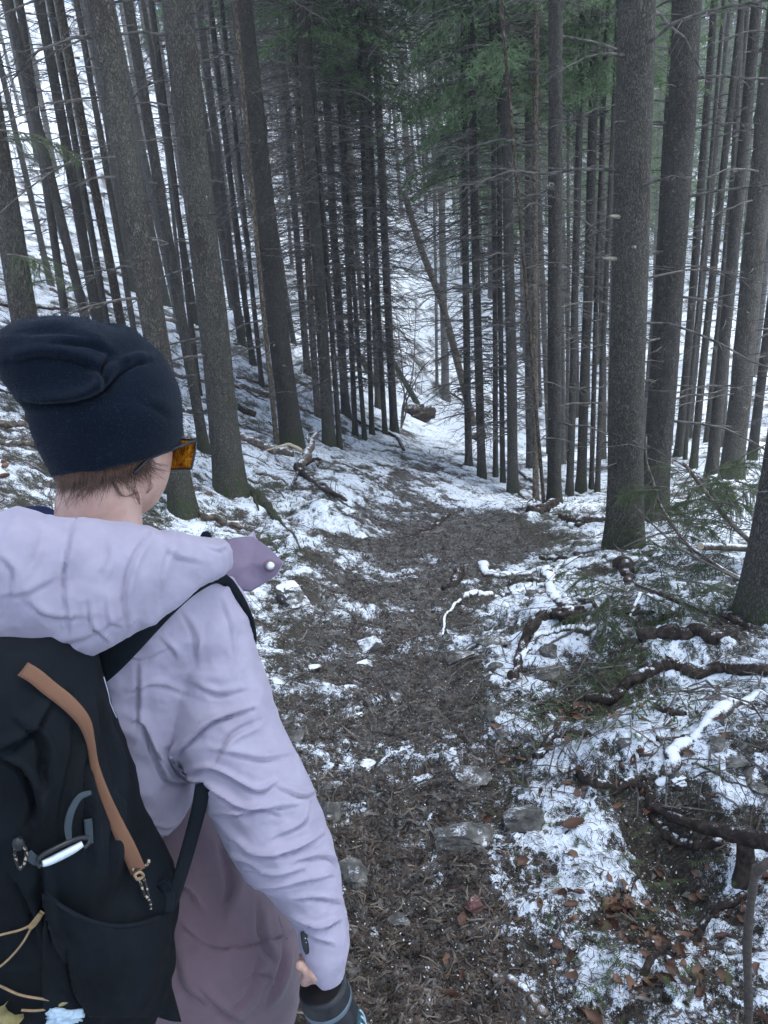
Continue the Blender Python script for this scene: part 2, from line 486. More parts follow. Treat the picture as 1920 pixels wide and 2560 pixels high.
# ------------------------------------------------------------------ materials in use
M_GROUND = m_ground()
M_BARK = m_bark('bark_grey', (0.055, 0.047, 0.040), (0.12, 0.105, 0.09), (0.20, 0.185, 0.165), 1.0, 0.5)
M_BARKD = m_bark('bark_dark', (0.052, 0.045, 0.040), (0.11, 0.096, 0.086), (0.185, 0.168, 0.152), 1.15, 0.4)
M_BARKP = m_bark('bark_peeled', (0.06, 0.046, 0.036), (0.15, 0.115, 0.09), (0.26, 0.21, 0.165), 0.5, 0.0)
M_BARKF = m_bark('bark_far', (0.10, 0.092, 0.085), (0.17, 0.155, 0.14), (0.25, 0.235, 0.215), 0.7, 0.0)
M_DEAD = m_twig('dead_twig', (0.055, 0.048, 0.043), (0.18, 0.165, 0.15))
M_DEADL = m_twig('dead_twig_pale', (0.12, 0.11, 0.095), (0.30, 0.28, 0.25))
M_ROOT = m_snowy('root_wood', (0.028, 0.020, 0.016), (0.085, 0.062, 0.048), 30, 0.95, 1.25)
M_ROOTS = m_snowy('root_snowed', (0.06, 0.045, 0.035), (0.16, 0.13, 0.10), 30, 0.40, 0.75)
M_LOG = m_snowy('log_wood', (0.09, 0.07, 0.055), (0.24, 0.20, 0.165), 26, 0.80, 1.05, stretch=(1, 1, 1))
M_STONE = m_snowy('stone', (0.10, 0.095, 0.085), (0.24, 0.225, 0.20), 14, 0.95, 1.35, 0.0, 0.012)
M_STONES = m_snowy('stone_snowed', (0.09, 0.085, 0.075), (0.20, 0.19, 0.17), 14, 0.50, 1.0, 0.0, 0.012)
M_CUT = m_plain('cut_wood', (0.50, 0.40, 0.27), 0.8, 0.2, 25)
M_NEEDLE = None
def m_needle(name, c0, c1, c2):
    t = NT(name); n = t.noise(t.pos(), 1.1, 3); n2 = t.noise(t.pos(), 23, 2)
    f = t.math('ADD', t.math('MULTIPLY', n, 0.5), t.math('MULTIPLY', n2, 0.5))
    t.done(t.ramp(f, [(0.35, c0), (0.5, c1), (0.65, c2)]), 0.65, Specular_IOR_Level=0.25)
    tr = t.new('ShaderNodeBsdfTranslucent'); tr.inputs[0].default_value = (c1[0] * 1.3, c1[1] * 1.5, c1[2], 1)
    mx = t.new('ShaderNodeMixShader'); mx.inputs[0].default_value = 0.3
    t.to(t.b.outputs[0], mx.inputs[1]); t.to(tr.outputs[0], mx.inputs[2]); t.to(mx.outputs[0], t.n['Material Output'].inputs[0])
    return t.m
M_NEEDLE = m_needle('spruce_needles', (0.09, 0.135, 0.08), (0.14, 0.20, 0.11), (0.20, 0.27, 0.14))
M_NEEDLEN = m_needle('spruce_needles_cut', (0.04, 0.065, 0.03), (0.085, 0.115, 0.05), (0.14, 0.17, 0.08))

# ------------------------------------------------------------------ ground: one sheet, finer where it is near
def build_ground():
    az = np.concatenate([np.linspace(-180, -80, 60)[:-1], np.linspace(-80, -34, 150)[:-1], np.linspace(-34, 34, 600), np.linspace(34, 80, 150)[1:], np.linspace(80, 180, 60)[1:]])
    az = np.radians(az)
    rr = np.concatenate([np.geomspace(0.05, 0.95, 60)[:-1], np.geomspace(0.95, 16, 740)[:-1], np.geomspace(16, 70, 170)[:-1], np.geomspace(70, 125, 30)])
    A, Rr = np.meshgrid(az, rr)
    x = (Rr * np.sin(A)).ravel(); y = (Rr * np.cos(A)).ravel()
    h, snow, mud, green = micro_h(x, y)
    V = np.stack([x, y, h], 1)
    n, m = A.shape
    i = np.arange(n - 1)[:, None] * m; j = np.arange(m - 1)[None]
    Q = np.stack([i + j, i + j + 1, i + m + j + 1, i + m + j], -1).reshape(-1, 4)[:, ::-1]
    # close the middle under the photographer
    c = len(V); V = np.vstack([V, [[0, 0, surf(0, 0)[0]]]])
    T = np.array([(c, k, k + 1) for k in range(m - 1)])[:, ::-1]
    pad = lambda a: np.append(a, 0.3)
    me = mesh_np('forest_floor', V, [Q, T], M_GROUND, True, {'snow': pad(snow), 'mud': pad(mud), 'green': pad(green)})
    o = link('forest_floor', me); tag(o, 'sloping forest floor with a muddy trail through patchy snow', kind='structure')
    return o
GROUND = build_ground()

# ------------------------------------------------------------------ trees
def trunk_mesh(name, r0, L, mat, sides=14, rings=26, flare=0.35, seed=0, bend=0.0, knots=0, top=0.25, lobes=0.0, peel=False):
    rg = np.random.default_rng(seed)
    t = np.linspace(0, 1, rings) ** 1.5
    z = -0.35 + t * (L + 0.35)
    a = np.linspace(0, 2 * math.pi, sides, endpoint=False)
    Z, A = np.meshgrid(z, a, indexing='ij')
    zz = np.maximum(Z, 0)
    rad = r0 * (1 - (1 - top) * np.clip(Z / L, 0, 1) ** 0.95)
    rad = rad * (1 + flare * np.exp(-zz / (r0 * 2.2)) * (1 + lobes * np.sin(A * 4 + rg.random() * 6) + lobes * 0.7 * np.sin(A * 3 + rg.random() * 6)))
    rad = rad * (1 + 0.035 * (fbm(A * 1.3 + seed, Z * 1.7, 3, 200) - 0.5) * 2)
    cx = bend * np.sin(Z * 0.35 + rg.random() * 6) + 0.25 * r0 * (fbm(Z * 0.6, Z * 0 + seed, 2, 210) - 0.5)
    cy = bend * np.cos(Z * 0.3 + rg.random() * 6) + 0.25 * r0 * (fbm(Z * 0.6, Z * 0 + seed + 9, 2, 215) - 0.5)
    cx = cx - cx[0, 0]; cy = cy - cy[0, 0]
    for k in range(knots):
        kz = rg.uniform(0.6, min(L, 7)); ka = rg.uniform(0, 6.28)
        da = (A - ka + math.pi) % (2 * math.pi) - math.pi
        rad = rad + r0 * 0.13 * np.exp(-((Z - kz) / (0.16 * r0 + .012)) ** 2 - (da * r0 / (0.16 * r0 + .012)) ** 2)
    V = np.stack([cx + rad * np.cos(A), cy + rad * np.sin(A), Z], -1).reshape(-1, 3)
    i = np.arange(rings - 1)[:, None] * sides; j = np.arange(sides)[None]; j2 = (j + 1) % sides
    Q = np.stack([i + j, i + j2, i + sides + j2, i + sides + j], -1).reshape(-1, 4)
    c = len(V); V = np.vstack([V, [cx[-1, 0], cy[-1, 0], z[-1] + r0 * 0.2]])
    b = (rings - 1) * sides
    T = np.array([(c, b + k, b + (k + 1) % sides) for k in range(sides)])
    return mesh_np(name, V, [Q, T], mat, True)

def dead_branch(bag, z, ang, r_tr, L, rb, rg, droop=0.35, up=0.15, twigs=6, sides=4):
    n = 7
    s = np.linspace(0, 1, n)
    side = rg.uniform(-0.25, 0.25)
    rad = r_tr + L * s
    zz = z + L * (up * s - droop * s * s) + 0.012 * rg.standard_normal(n) * L
    aa = ang + side * s * s + 0.02 * rg.standard_normal(n)
    P = np.stack([rad * np.cos(aa), rad * np.sin(aa), zz], 1)
    P[0] = [r_tr * 0.6 * math.cos(ang), r_tr * 0.6 * math.sin(ang), z - up * r_tr * .4]
    bag.tube(P, rb * (1 - 0.8 * s), sides, False)
    for k in range(twigs):
        u = rg.uniform(0.2, 0.98); i = min(int(u * (n - 1)), n - 2); f = u * (n - 1) - i
        q = P[i] * (1 - f) + P[i + 1] * f
        d = P[i + 1] - P[i]; d /= np.linalg.norm(d)
        sd = np.cross(d, [0, 0, 1]) * rg.choice([-1, 1])
        l = L * rg.uniform(0.18, 0.45) * (1.1 - u * 0.6)
        e = q + l * (0.55 * d + 0.65 * sd + np.array([0, 0, rg.uniform(-0.35, 0.15)]))
        mid = (q + e) / 2 + np.array([0, 0, rg.uniform(0, 0.06) * l])
        rr = rb * 0.42
        bag.tube([q, mid, e], [rr, rr * .75, rr * .3], 3, False)
        if twigs > 5 and rg.random() < 0.6:
            q2 = mid; e2 = q2 + 0.5 * l * (0.8 * d + rg.uniform(-.3, .3) * sd + np.array([0, 0, rg.uniform(-0.3, 0.1)]))
            bag.tube([q2, e2], [rr * .6, rr * .3], 3, False)

def branch_set(name, seed, z0, z1, step, per, Lmin, Lmax, rb, r_tr, L_tr, mat, dense_from=0.0, twigs=6):
    rg = np.random.default_rng(seed); bag = Bag()
    z = z0
    while z < z1:
        for k in range(rg.poisson(per) + 1):
            g = np.clip((z - z0) / max(0.1, z1 - z0), 0, 1)
            L = rg.uniform(Lmin, Lmax) * (0.45 + 0.55 * min(1, g * 2.5))
            if rg.random() < 0.25: L *= 0.3
            rt = r_tr * (1 - 0.75 * z / L_tr)
            dead_branch(bag, z + rg.uniform(-.06, .06), rg.uniform(0, 6.283), rt, L, rb * rg.uniform(.7, 1.2), rg, rg.uniform(.15, .5), rg.uniform(-.05, .25), twigs if L > .5 else 2, 3)
        z += step * rg.uniform(.7, 1.3)
    return bag.mesh(name, mat, False)

def spray(bag, P, d, L, rg, w=0.35, tw=14, nl=0.03, nw=0.006, per=9, hang=0.5):
    """a live twig: needles as slender faces round a drooping axis with side shoots"""
    d = d / np.linalg.norm(d); sd = np.cross(d, [0, 0, 1]); sd /= np.linalg.norm(sd) + 1e-9
    Vs, Ts = [], []
    s = np.linspace(0.08, 1, tw)
    for u in s:
        q = P + d * L * u + np.array([0, 0, -0.25 * L * u * u])
        for sg in (-1, 1):
            l = w * L * (1.05 - u) * rg.uniform(.7, 1.2) + 0.04
            e = d * 0.5 + sd * sg * 0.9 + np.array([0, 0, -hang * rg.uniform(.5, 1.3)]); e /= np.linalg.norm(e)
            t = rg.random(per) * l
            c = q + e[None] * t[:, None]
            v = e[None] * 0.7 + rg.standard_normal((per, 3)) * 0.55; v /= np.linalg.norm(v, axis=1, keepdims=True)
            o = np.cross(v, rg.standard_normal((per, 3))); o /= np.linalg.norm(o, axis=1, keepdims=True) + 1e-9
            Vs.append(np.stack([c - o * nw, c + o * nw, c + v * nl], 1).reshape(-1, 3))
    V = np.vstack(Vs); T = np.arange(len(V)).reshape(-1, 3)
    bag.add(V, None, T)

def crown_mesh(name, seed, z0, z1, Rmax, step=0.42, per=5, tw=10, pern=8, nl=0.09, nw=0.014, hang=1.0):
    rg = np.random.default_rng(seed); bag = Bag()
    z = z0
    while z < z1:
        g = (z - z0) / (z1 - z0)
        for k in range(per):
            if rg.random() < 0.12: continue
            a = rg.uniform(0, 6.283); L = Rmax * (1.02 - g) ** 0.8 * rg.uniform(.6, 1.15) * (0.55 + 0.45 * min(1, g * 6))
            d = np.array([math.cos(a), math.sin(a), rg.uniform(-.35, .05)])
            P0 = np.array([0, 0, z + rg.uniform(-.2, .2)])
            spray(bag, P0, d, L, rg, 0.42, tw, nl, nw, pern, hang)
        z += step
    return bag.mesh(name, M_NEEDLE, False)

L_FAR = 19.0
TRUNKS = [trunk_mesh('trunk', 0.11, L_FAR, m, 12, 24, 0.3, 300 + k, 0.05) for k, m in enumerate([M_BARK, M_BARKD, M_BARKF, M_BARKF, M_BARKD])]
BR_SPARSE = [branch_set('dead_branches', 400 + k, 0.8, 13, 0.55, 2.2, 0.35, 1.2, 0.009, 0.11, L_FAR, M_DEAD, twigs=5) for k in range(4)]
BR_DENSE = [branch_set('dead_branches', 420 + k, 1.0, 13, 0.24, 4.8, 0.7, 2.4, 0.0105, 0.11, L_FAR, M_DEAD, twigs=10) for k in range(5)]
CROWNS = [crown_mesh('crown', 440 + k, 0.0, 11.0, 2.0) for k in range(4)]
CROWNS_LOW = [crown_mesh('crown', 450 + k, 0.0, 15.0, 2.6, 0.5, 5, 10, 7, 0.10, 0.015, 1.2) for k in range(3)]

def lean_rot(B, px_top, py_top):
    """rotation that tilts a tree standing at B sideways so that its stem runs through the given direction"""
    v = ray(px_top, py_top); n = np.array([B[0], B[1], 0]) / math.hypot(B[0], B[1])
    t = n.dot(B) / n.dot(v); T = v * t
    d = Vector(T - B).normalized()
    return d.to_track_quat('Z', 'X').to_euler(), d

def ground_pt(px, py, sink=0.0):
    p = hit(px, py); return np.array([p[0], p[1], float(surf(p[0], p[1])[0]) - sink])

# (base x, base y, top x at y=0, width px, bark, branches s/d/0, crown start m or 0, label)
T = [
 (108,1075,-75,62,'g','s',0,'thick grey spruce trunk at left edge rising behind the navy beanie'),
 (240,905,30,23,'d','s',0,'dark slender trunk just right of the thick grey one at left edge'),
 (175,875,55,20,'d','s',0,'slim brown trunk with peeling bark above the top of the beanie'),
 (262,900,101,26,'d','s',0,'dark straight trunk behind the crown of the beanie'),
 (278,880,121,17,'g','s',0,'thin grey trunk close beside the dark one behind the beanie'),
 (322,905,153,23,'p','s',0,'broken-bark trunk with torn pale wood splinters behind the beanie'),
 (352,930,182,15,'g','s',0,'thin pole trunk left of the big leaning grey spruce'),
 (462,1290,248,58,'g','n',0,'big grey spruce leaning left, its foot beside the amber sunglasses'),
 (512,1128,332,26,'d','s',0,'slender dark trunk between the two big grey spruces on the left'),
 (498,990,378,14,'d','s',0,'thin dark trunk half hidden left of the broad straight spruce'),
 (578,1235,443,70,'g','n',0,'broad scaly spruce trunk with a long surface root beside the trail'),
 (606,866,491,18,'d','s',0,'dark trunk standing uphill just right of the broad scaly spruce'),
 (634,917,528,15,'d','s',0,'thin dark trunk with a flared foot uphill of the fallen pale log'),
 (655,968,548,12,'d','s',0,'very thin dark pole uphill of the pale debarked trunk'),
 (693,1113,584,12,'p','s',0,'pale debarked pole touching the left side of a thick dark spruce'),
 (732,1116,608,52,'d','n',7.5,'thick dark spruce just above the gnarled root snag'),
 (770,939,702,17,'d','d',6.5,'dark trunk uphill right of the thick spruce above the snag'),
 (796,1045,722,17,'p','d',6.5,'trunk with pale peeled streaks behind the bank right of the snag'),
 (823,1118,742,30,'g','d',6.5,'medium grey trunk on the bank with a mossy foot'),
 (849,1124,760,13,'g','d',6,'thin grey pole hugging the medium trunk with the mossy foot'),
 (866,1040,800,21,'d','d',6,'dark trunk left of the thin twin poles on the bank'),
 (888,1088,828,14,'d','d',6,'left one of the thin poles in the tangle of dead branches'),
 (912,1100,848,12,'d','d',6,'narrow pole with a crooked foot on the bank edge'),
 (930,1088,884,13,'d','d',6,'dark narrow pole right of the crooked-footed one'),
 (946,1022,900,17,'d','d',6,'dark stem standing behind the poles at the bank edge'),
 (963,1087,918,13,'d','d',6,'thin stem left of the last dark trunk before the trail opens'),
 (987,1080,934,20,'d','d',5,'last dark trunk on the left bank before the snowy trail bend'),
 (1114,1001,1085,20,'f','s',7,'pale grey trunk on the bright snowy slope beyond the trail bend'),
 (1092,963,1078,8,'f','s',0,'very thin pale stem left of the pale grey trunk on the far slope'),
 (1172,1166,1168,18,'d','d',5,'first slim trunk right of the trail, its foot curving outward'),
 (1205,1195,1187,21,'g','d',5,'straight slim trunk with its foot on the trail edge'),
 (1238,1194,1222,13,'g','d',5.5,'thin grey stem right of the straight slim trunk on the trail edge'),
 (1258,1210,1250,13,'d','d',5.5,'dark stem directly behind the reddish-dark trunk'),
 (1283,1235,1274,26,'d','d',5.5,'reddish-dark trunk thick with dead twigs right of the trail'),
 (1340,1253,1340,15,'p','s',0,'peeling pale pole left of the tall dark trunk with snapped stubs'),
 (1360,1268,1262,9,'p','s',0,'long thin pole leaning left against the peeling one'),
 (1386,1263,1386,33,'d','n',7,'tall straight dark trunk with snapped branch stubs'),
 (1408,1163,1408,12,'f','s',0,'thin pale trunk in the gully just behind the tall dark one'),
 (1424,1239,1470,18,'d','s',6,'slim dark trunk leaning right beside the one with spreading root feet'),
 (1452,1229,1496,24,'g','s',6,'smooth grey trunk with spreading root feet on the snowy knoll'),
 (1479,1225,1522,12,'d','s',6,'left one of two thin stems before the largest trunk'),
 (1493,1233,1536,13,'d','s',6,'right one of two thin stems, closest to the largest trunk'),
 (1559,1368,1591,82,'g','n',0,'largest scaly trunk right of the trail with two pale branch stubs'),
 (1631,1298,1716,63,'d','n',0,'second large dark trunk just behind the largest one, moss at its foot'),
 (1676,1117,1722,12,'f','s',0,'thin pale stem in the gully right of the two large trunks'),
 (1695,1142,1790,20,'d','s',0,'dark ribbed stem right of the two large trunks'),
 (1712,1150,1800,10,'d','s',0,'thin stem right behind the dark ribbed one'),
 (1733,1176,1865,18,'g','s',0,'smooth brown stem leaning right above the snowy mound'),
 (1777,1190,1897,28,'d','s',0,'dark trunk with many short snags above the snowy mound'),
 (1828,1205,1945,50,'g','n',0,'stout grey trunk behind the snowy mound at the right'),
 (1908,1545,2190,112,'d','n',0,'foreground dark trunk cut by the right edge of the view'),
]
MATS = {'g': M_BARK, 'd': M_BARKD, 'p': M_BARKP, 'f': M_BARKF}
TREE_BASES = []
rg = np.random.default_rng(99)
for k, (bx, by, tx, wpx, mt, br, cr, lab) in enumerate(T):
    B = ground_pt(bx, by)
    depth = project(B)[2]
    r = wpx * depth / (2 * FPX)
    rot, d = lean_rot(B, tx, 0)
    TREE_BASES.append((B[0], B[1], r))
    o = empty('spruce_tree', B, lab, 'tree', None, rot)
    near = br == 'n'
    L = 18.0
    seed = 500 + k
    if near:
        me = trunk_mesh('trunk', r, L, MATS[mt], 56, 150, 0.34, seed, 0.012, 34, 0.45, 0.12)
    else:
        me = trunk_mesh('trunk', r, L, MATS[mt], 18, 40, 0.36, seed, 0.03, 6, 0.35, 0.06)
    link('trunk', me, o)
    if bx == 1559:
        for zz, ang, ln in ((2.62, 3.9, .10), (2.33, 3.75, .13)):
            rs = r * (1 - .6 * zz / L); dv = np.array([math.cos(ang), math.sin(ang), .15]); p0 = np.array([0, 0, zz]) + dv * rs * .8
            V, Q, Tt = tube([p0, p0 + dv * ln * .6, p0 + dv * ln], [.017, .014, .006], 10)
            link('branch_stub', mesh_np('branch_stub', V, [Q, Tt], m_plain('pale_broken_wood', (0.36, 0.31, 0.24), .8, .3, 60)), o)
    if near:
        sb = Bag(); rgs = np.random.default_rng(seed + 7)
        for b in range(75):
            z = rgs.uniform(.5, 7); dead_branch(sb, z, rgs.uniform(0, 6.28), r * (1 - .55 * z / L), rgs.uniform(.03, .32), rgs.uniform(.003, .006), rgs, .2, .1, 1, 4)
        s_ = link('short_twigs', sb.mesh('short_twigs', M_DEAD, False), o); s_['kind'] = 'stuff'
        # dead branches and stubs as separate pieces
        nb = 26 if wpx > 40 else 22
        if bx == 1908: nb = 9
        for b in range(nb):
            rgb = np.random.default_rng(seed * 50 + b); bag = Bag()
            z = 1.0 + (b / nb) * 5.2 + rgb.uniform(-.1, .1)
            stub = rgb.random() < 0.45 or bx == 1908
            toward = rgb.uniform(0, 6.283)
            if not stub and bx < 1000: toward = rgb.uniform(-1.3, 0.9)
            if not stub and bx > 1500: toward = rgb.uniform(-0.9, 1.2) if rgb.random() < .55 else rgb.uniform(2.2, 4.0)
            Lb = rgb.uniform(.04, .16) if stub else rgb.uniform(.5, 1.5)
            rt = r * (1 - 0.55 * z / L)
            dead_branch(bag, z, toward, rt, Lb, 0.012 if stub else rgb.uniform(.009, .014), rgb, rgb.uniform(.1, .45), rgb.uniform(-.1, .25), 0 if stub else 9, 6)
            link('branch_stub' if stub else 'branch', bag.mesh('branch', M_DEADL if (stub and rgb.random() < .4) else M_DEAD), o)
    else:
        src = BR_DENSE if br == 'd' else BR_SPARSE
        b = link('dead_branches', src[k % len(src)], o); b['kind'] = 'stuff'
        b.rotation_euler = (0, 0, rg.uniform(0, 6.28))
    if near and bx != 1908:
        cc = link('crown', CROWNS_LOW[k % 3], o, (0, 0, 7.6)); cc.scale = (1.15, 1.15, .75)
    if cr and not near and k % 2:
        c = link('crown', CROWNS[k % 4], o, (0, 0, cr)); c.rotation_euler = (0, 0, rg.uniform(0, 6.28))

# ------------------------------------------------------------------ the other trees of the forest, each one standing on its own
def place_fill(n, az0, az1, r0, r1, label, group, crown_p, crown_h, mats, low_crown=False, minr=0.05, maxr=0.11, br_p=0.8, dense_p=0.3, gap=0.7):
    made = 0; tries = 0
    while made < n and tries < n * 40:
        tries += 1
        az = R_(rg.uniform(az0, az1)); R = math.exp(rg.uniform(math.log(r0), math.log(r1)))
        x, y = R * math.sin(az), R * math.cos(az)
        if path_dist(np.array([x]), np.array([y]))[0] < 1.8: continue
        if any((x - a) ** 2 + (y - b) ** 2 < gap * gap for a, b, c in TREE_BASES): continue
        z = float(surf(x, y)[0]); px, py, dp = project((x, y, z))
        if 1010 < px < 1160 and py > 960 and R < 34: continue
        if 1000 < px < 1165 and 28 < R < 45 and rg.random() < .5: continue
        r = rg.uniform(minr, maxr)
        TREE_BASES.append((x, y, r))
        o = empty('spruce_tree', (x, y, z - 0.02), label, 'tree', group, (rg.normal(0, .018), rg.normal(0, .018), rg.uniform(0, 6.28)))
        t = link('trunk', TRUNKS[rg.choice(mats)], o); t.scale = (r / 0.11, r / 0.11, rg.uniform(.9, 1.1))
        if rg.random() < br_p:
            src = BR_DENSE if rg.random() < dense_p else BR_SPARSE
            b = link('dead_branches', src[rg.integers(len(src))], o); b['kind'] = 'stuff'
            b.rotation_euler = (0, 0, rg.uniform(0, 6.28))
        if rg.random() < crown_p:
            ch = rg.uniform(*crown_h)
            c = link('crown', (CROWNS_LOW if low_crown else CROWNS)[rg.integers(3)], o, (0, 0, ch))
            s = rg.uniform(.8, 1.15); c.scale = (s, s, (L_FAR + 1 - ch) / (15.0 if low_crown else 11.0)); c.rotation_euler = (0, 0, rg.uniform(0, 6.28))
        made += 1
    return made
place_fill(32, -31, -9, 15, 34, 'bare spruce trunk in the crowd on the snowy slope at upper left', 'bare trunks on the slope at upper left', 0.0, (9, 12), [0, 1, 2], gap=.8)
place_fill(88, -31, -5, 32, 70, 'pale distant trunk high on the bright slope at upper left', 'distant trunks on the bright upper left slope', 0.08, (8, 11), [2, 3], br_p=.6, dense_p=.1, minr=.07, maxr=.13)
place_fill(14, -12, 1, 17, 30, 'thin dark stem in the twiggy thicket left of the trail bend', 'stems of the thicket left of the trail bend', 0.35, (6, 9), [0, 1, 4], dense_p=.9, br_p=1)
place_fill(36, -8, 12, 32, 58, 'pale trunk on the snowy hillside straight beyond the trail bend', 'trunks on the hillside beyond the trail bend', 0.75, (5.5, 9), [2, 3], dense_p=.3, minr=.07, maxr=.14)
place_fill(24, 12, 31, 13, 28, 'slim trunk standing down in the gully right of the trail', 'slim trunks in the gully on the right', 0.35, (6, 9), [0, 1, 3, 4], dense_p=.4)
place_fill(36, 7, 33, 29, 55, 'green-crowned spruce on the opposite slope at right', 'green spruces on the opposite slope at right', 1.0, (2.5, 6), [2, 3], True, .08, .15, dense_p=.2)
place_fill(38, -8, 33, 40, 70, 'far green spruce low-branched on the ridge at upper right', 'far green spruces on the ridge', 1.0, (0.8, 4), [2, 3], True, .1, .17, br_p=0, gap=1.5)
# spruces added out of view beside and behind the viewpoint: their crowns shade the foreground
for k, (x, y) in enumerate([(2.9, -0.9), (4.3, 1.3), (1.2, -2.6), (-2.6, -1.6), (5.2, -1.8), (3.0, -4.2), (-0.8, -5.0), (6.4, 3.6), (-4.2, 0.8), (7.4, 0.4)]):
    z = float(surf(x, y)[0])
    o = empty('spruce_tree', (x, y, z), 'added unseen spruce beside the viewer, its crown overhead shading the foreground', 'tree', 'spruces added out of view for shade', (0, 0, k * 1.3))
    link('trunk', TRUNKS[k % 2], o)
    c = link('crown', CROWNS_LOW[k % 3], o, (0, 0, 6.2)); c.scale = (1.25, 1.25, .85)

# the wood that closes the view far up the slopes, too dense and distant to count
def far_wood(n, az0, az1, r0, r1, seed):
    g = np.random.default_rng(seed); tb, nb = Bag(), Bag()
    for k in range(n):
        az = R_(g.uniform(az0, az1)); R = g.uniform(r0, r1); x, y = R * math.sin(az), R * math.cos(az); z = float(base_h(x, y)) - .5
        H_ = g.uniform(13, 19); r = g.uniform(.07, .14); lx, ly = g.normal(0, .25, 2)
        tb.tube([(x, y, z), (x + lx * .5, y + ly * .5, z + H_ * .5), (x + lx, y + ly, z + H_)], [r, r * .75, r * .2], 6, False)
        for b in range(26):
            zz = g.uniform(1.5, H_ * .85); a = g.uniform(0, 6.28); l = g.uniform(.5, 1.7); d = np.array([math.cos(a), math.sin(a), g.uniform(-.35, .1)])
            p = np.array([x + lx * zz / H_, y + ly * zz / H_, z + zz]); tb.tube([p, p + d * l], [.018, .007], 3, False)
        if g.random() < (.35 if az < R_(-6) else .8):
            c0 = g.uniform(.3, .55) * H_; m = 420; t = g.random(m) ** .8; rad = 2.1 * (1 - t) ** .8 * np.sqrt(g.random(m)) + .1; a = g.uniform(0, 6.28, m)
            c = np.stack([x + rad * np.cos(a), y + rad * np.sin(a), z + c0 + t * (H_ - c0) - .25 * rad], 1); v = np.stack([np.cos(a), np.sin(a), g.uniform(-1.4, .1, m)], 1) * .28
            o_ = np.cross(v, g.standard_normal((m, 3))); o_ /= np.linalg.norm(o_, axis=1, keepdims=True)
            V = np.stack([c - o_ * .035, c + o_ * .035, c + v], 1).reshape(-1, 3); nb.add(V, None, np.arange(len(V)).reshape(-1, 3))
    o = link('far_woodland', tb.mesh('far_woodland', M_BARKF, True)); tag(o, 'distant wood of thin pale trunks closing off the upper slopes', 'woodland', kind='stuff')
    q = link('needles', nb.mesh('needles', M_NEEDLE, False), o); q['kind'] = 'stuff'
far_wood(420, -33, 34, 46, 105, 5)
# ------------------------------------------------------------------ litter: chips, twigs and needles no one could count
def litter(name, n, rmin, rmax, lmin, lmax, wid, mat, where, label, seed, lift=0.004, tilt=0.35, azr=33, curve=0.25, grow=0.0):
    g = np.random.default_rng(seed)
    r = np.exp(g.uniform(math.log(rmin), math.log(rmax), n * 3)); az = np.radians(g.uniform(-azr, azr, n * 3))
    x, y = r * np.sin(az), r * np.cos(az)
    snow, mud, green, s = cover(x, y)
    p = where(snow, mud, green, r, x, y)
    k = np.nonzero(g.random(len(x)) < p)[0][:n]
    x, y, r = x[k], y[k], r[k]; n = len(k)
    z = micro_h(x, y)[0]
    L = np.exp(g.uniform(math.log(lmin), math.log(lmax), n)) * (1 + grow * r); W = L * wid * g.uniform(.6, 1.5, n)
    W = np.maximum(W, 0.0012 * (1 + 0.25 * r))
    a = g.uniform(0, 6.283, n); tl = g.normal(0, tilt, n)
    d = np.stack([np.cos(a) * np.cos(tl), np.sin(a) * np.cos(tl), np.sin(tl)], 1)
    e = 0.02
    gx = (micro_h(x + e, y)[0] - micro_h(x - e, y)[0]) / (2 * e); gy = (micro_h(x, y + e)[0] - micro_h(x, y - e)[0]) / (2 * e)
    d[:, 2] += np.clip(gx, -1, 1) * d[:, 0] + np.clip(gy, -1, 1) * d[:, 1]
    d /= np.linalg.norm(d, axis=1, keepdims=True)
    sd = np.stack([-np.sin(a), np.cos(a), g.normal(0, .5, n)], 1); sd /= np.linalg.norm(sd, axis=1, keepdims=True)
    c = np.stack([x, y, z + lift + 0.3 * W], 1)
    bend = (sd * g.normal(0, curve, n)[:, None] + np.array([0, 0, 1.0]) * g.uniform(0, curve, n)[:, None]) * L[:, None] * .5
    w = sd * W[:, None] * .5; h = d * L[:, None] * .5
    up = np.zeros((n, 3)); up[:, 2] = W * .45
    V = np.stack([c - h - w * .6, c - h + w * .6, c + bend - w, c + bend + up * 1.0, c + bend + w, c + h - w * .4, c + h + w * .4], 1).reshape(-1, 3)
    b = np.arange(n)[:, None] * 7
    Q = np.concatenate([b + [0, 1, 3, 2], b + [2, 3, 6, 5]]); Tt = np.concatenate([b + [1, 4, 3], b + [3, 4, 6]])
    me = mesh_np(name, V, [Q, Tt], mat, False)
    o = link(name, me); tag(o, label, 'litter', kind='stuff'); return o

M_CHIPD = m_twig('wood_chips_dark', (0.022, 0.017, 0.014), (0.13, 0.10, 0.08))
M_CHIPL = m_twig('wood_chips_light', (0.07, 0.055, 0.045), (0.24, 0.205, 0.17))
t_ = NT('snow_crumbs'); M_SNOWC = t_.done((0.80, 0.83, 0.87), 0.7)
litter('bark_chips', 52000, 0.95, 13, .006, .026, .24, M_CHIPD, lambda s, m, g, r, x, y: (0.12 + 0.88 * m) * (1 - .75 * s), 'dark wood and bark chips trodden into the muddy trail', 1, tilt=.4, grow=.08)
litter('pale_chips', 9000, 0.95, 13, .006, .05, .14, M_CHIPL, lambda s, m, g, r, x, y: (0.25 + 0.75 * m) * (1 - .6 * s), 'paler splinters and twigs lying along the trail', 2, tilt=.35, grow=.08)
litter('snow_crumbs', 6000, 0.95, 12, .0025, .007, .6, M_SNOWC, lambda s, m, g, r, x, y: (0.55 + .45 * (fbm(x * 2, y * 2, 3, 140) > .5)) * (1 - s) * (0.3 + .7 * (fbm(x * 4, y * 4, 2, 150) > .5)), 'powdery crumbs of snow between the chips', 3, tilt=.3, grow=.06)
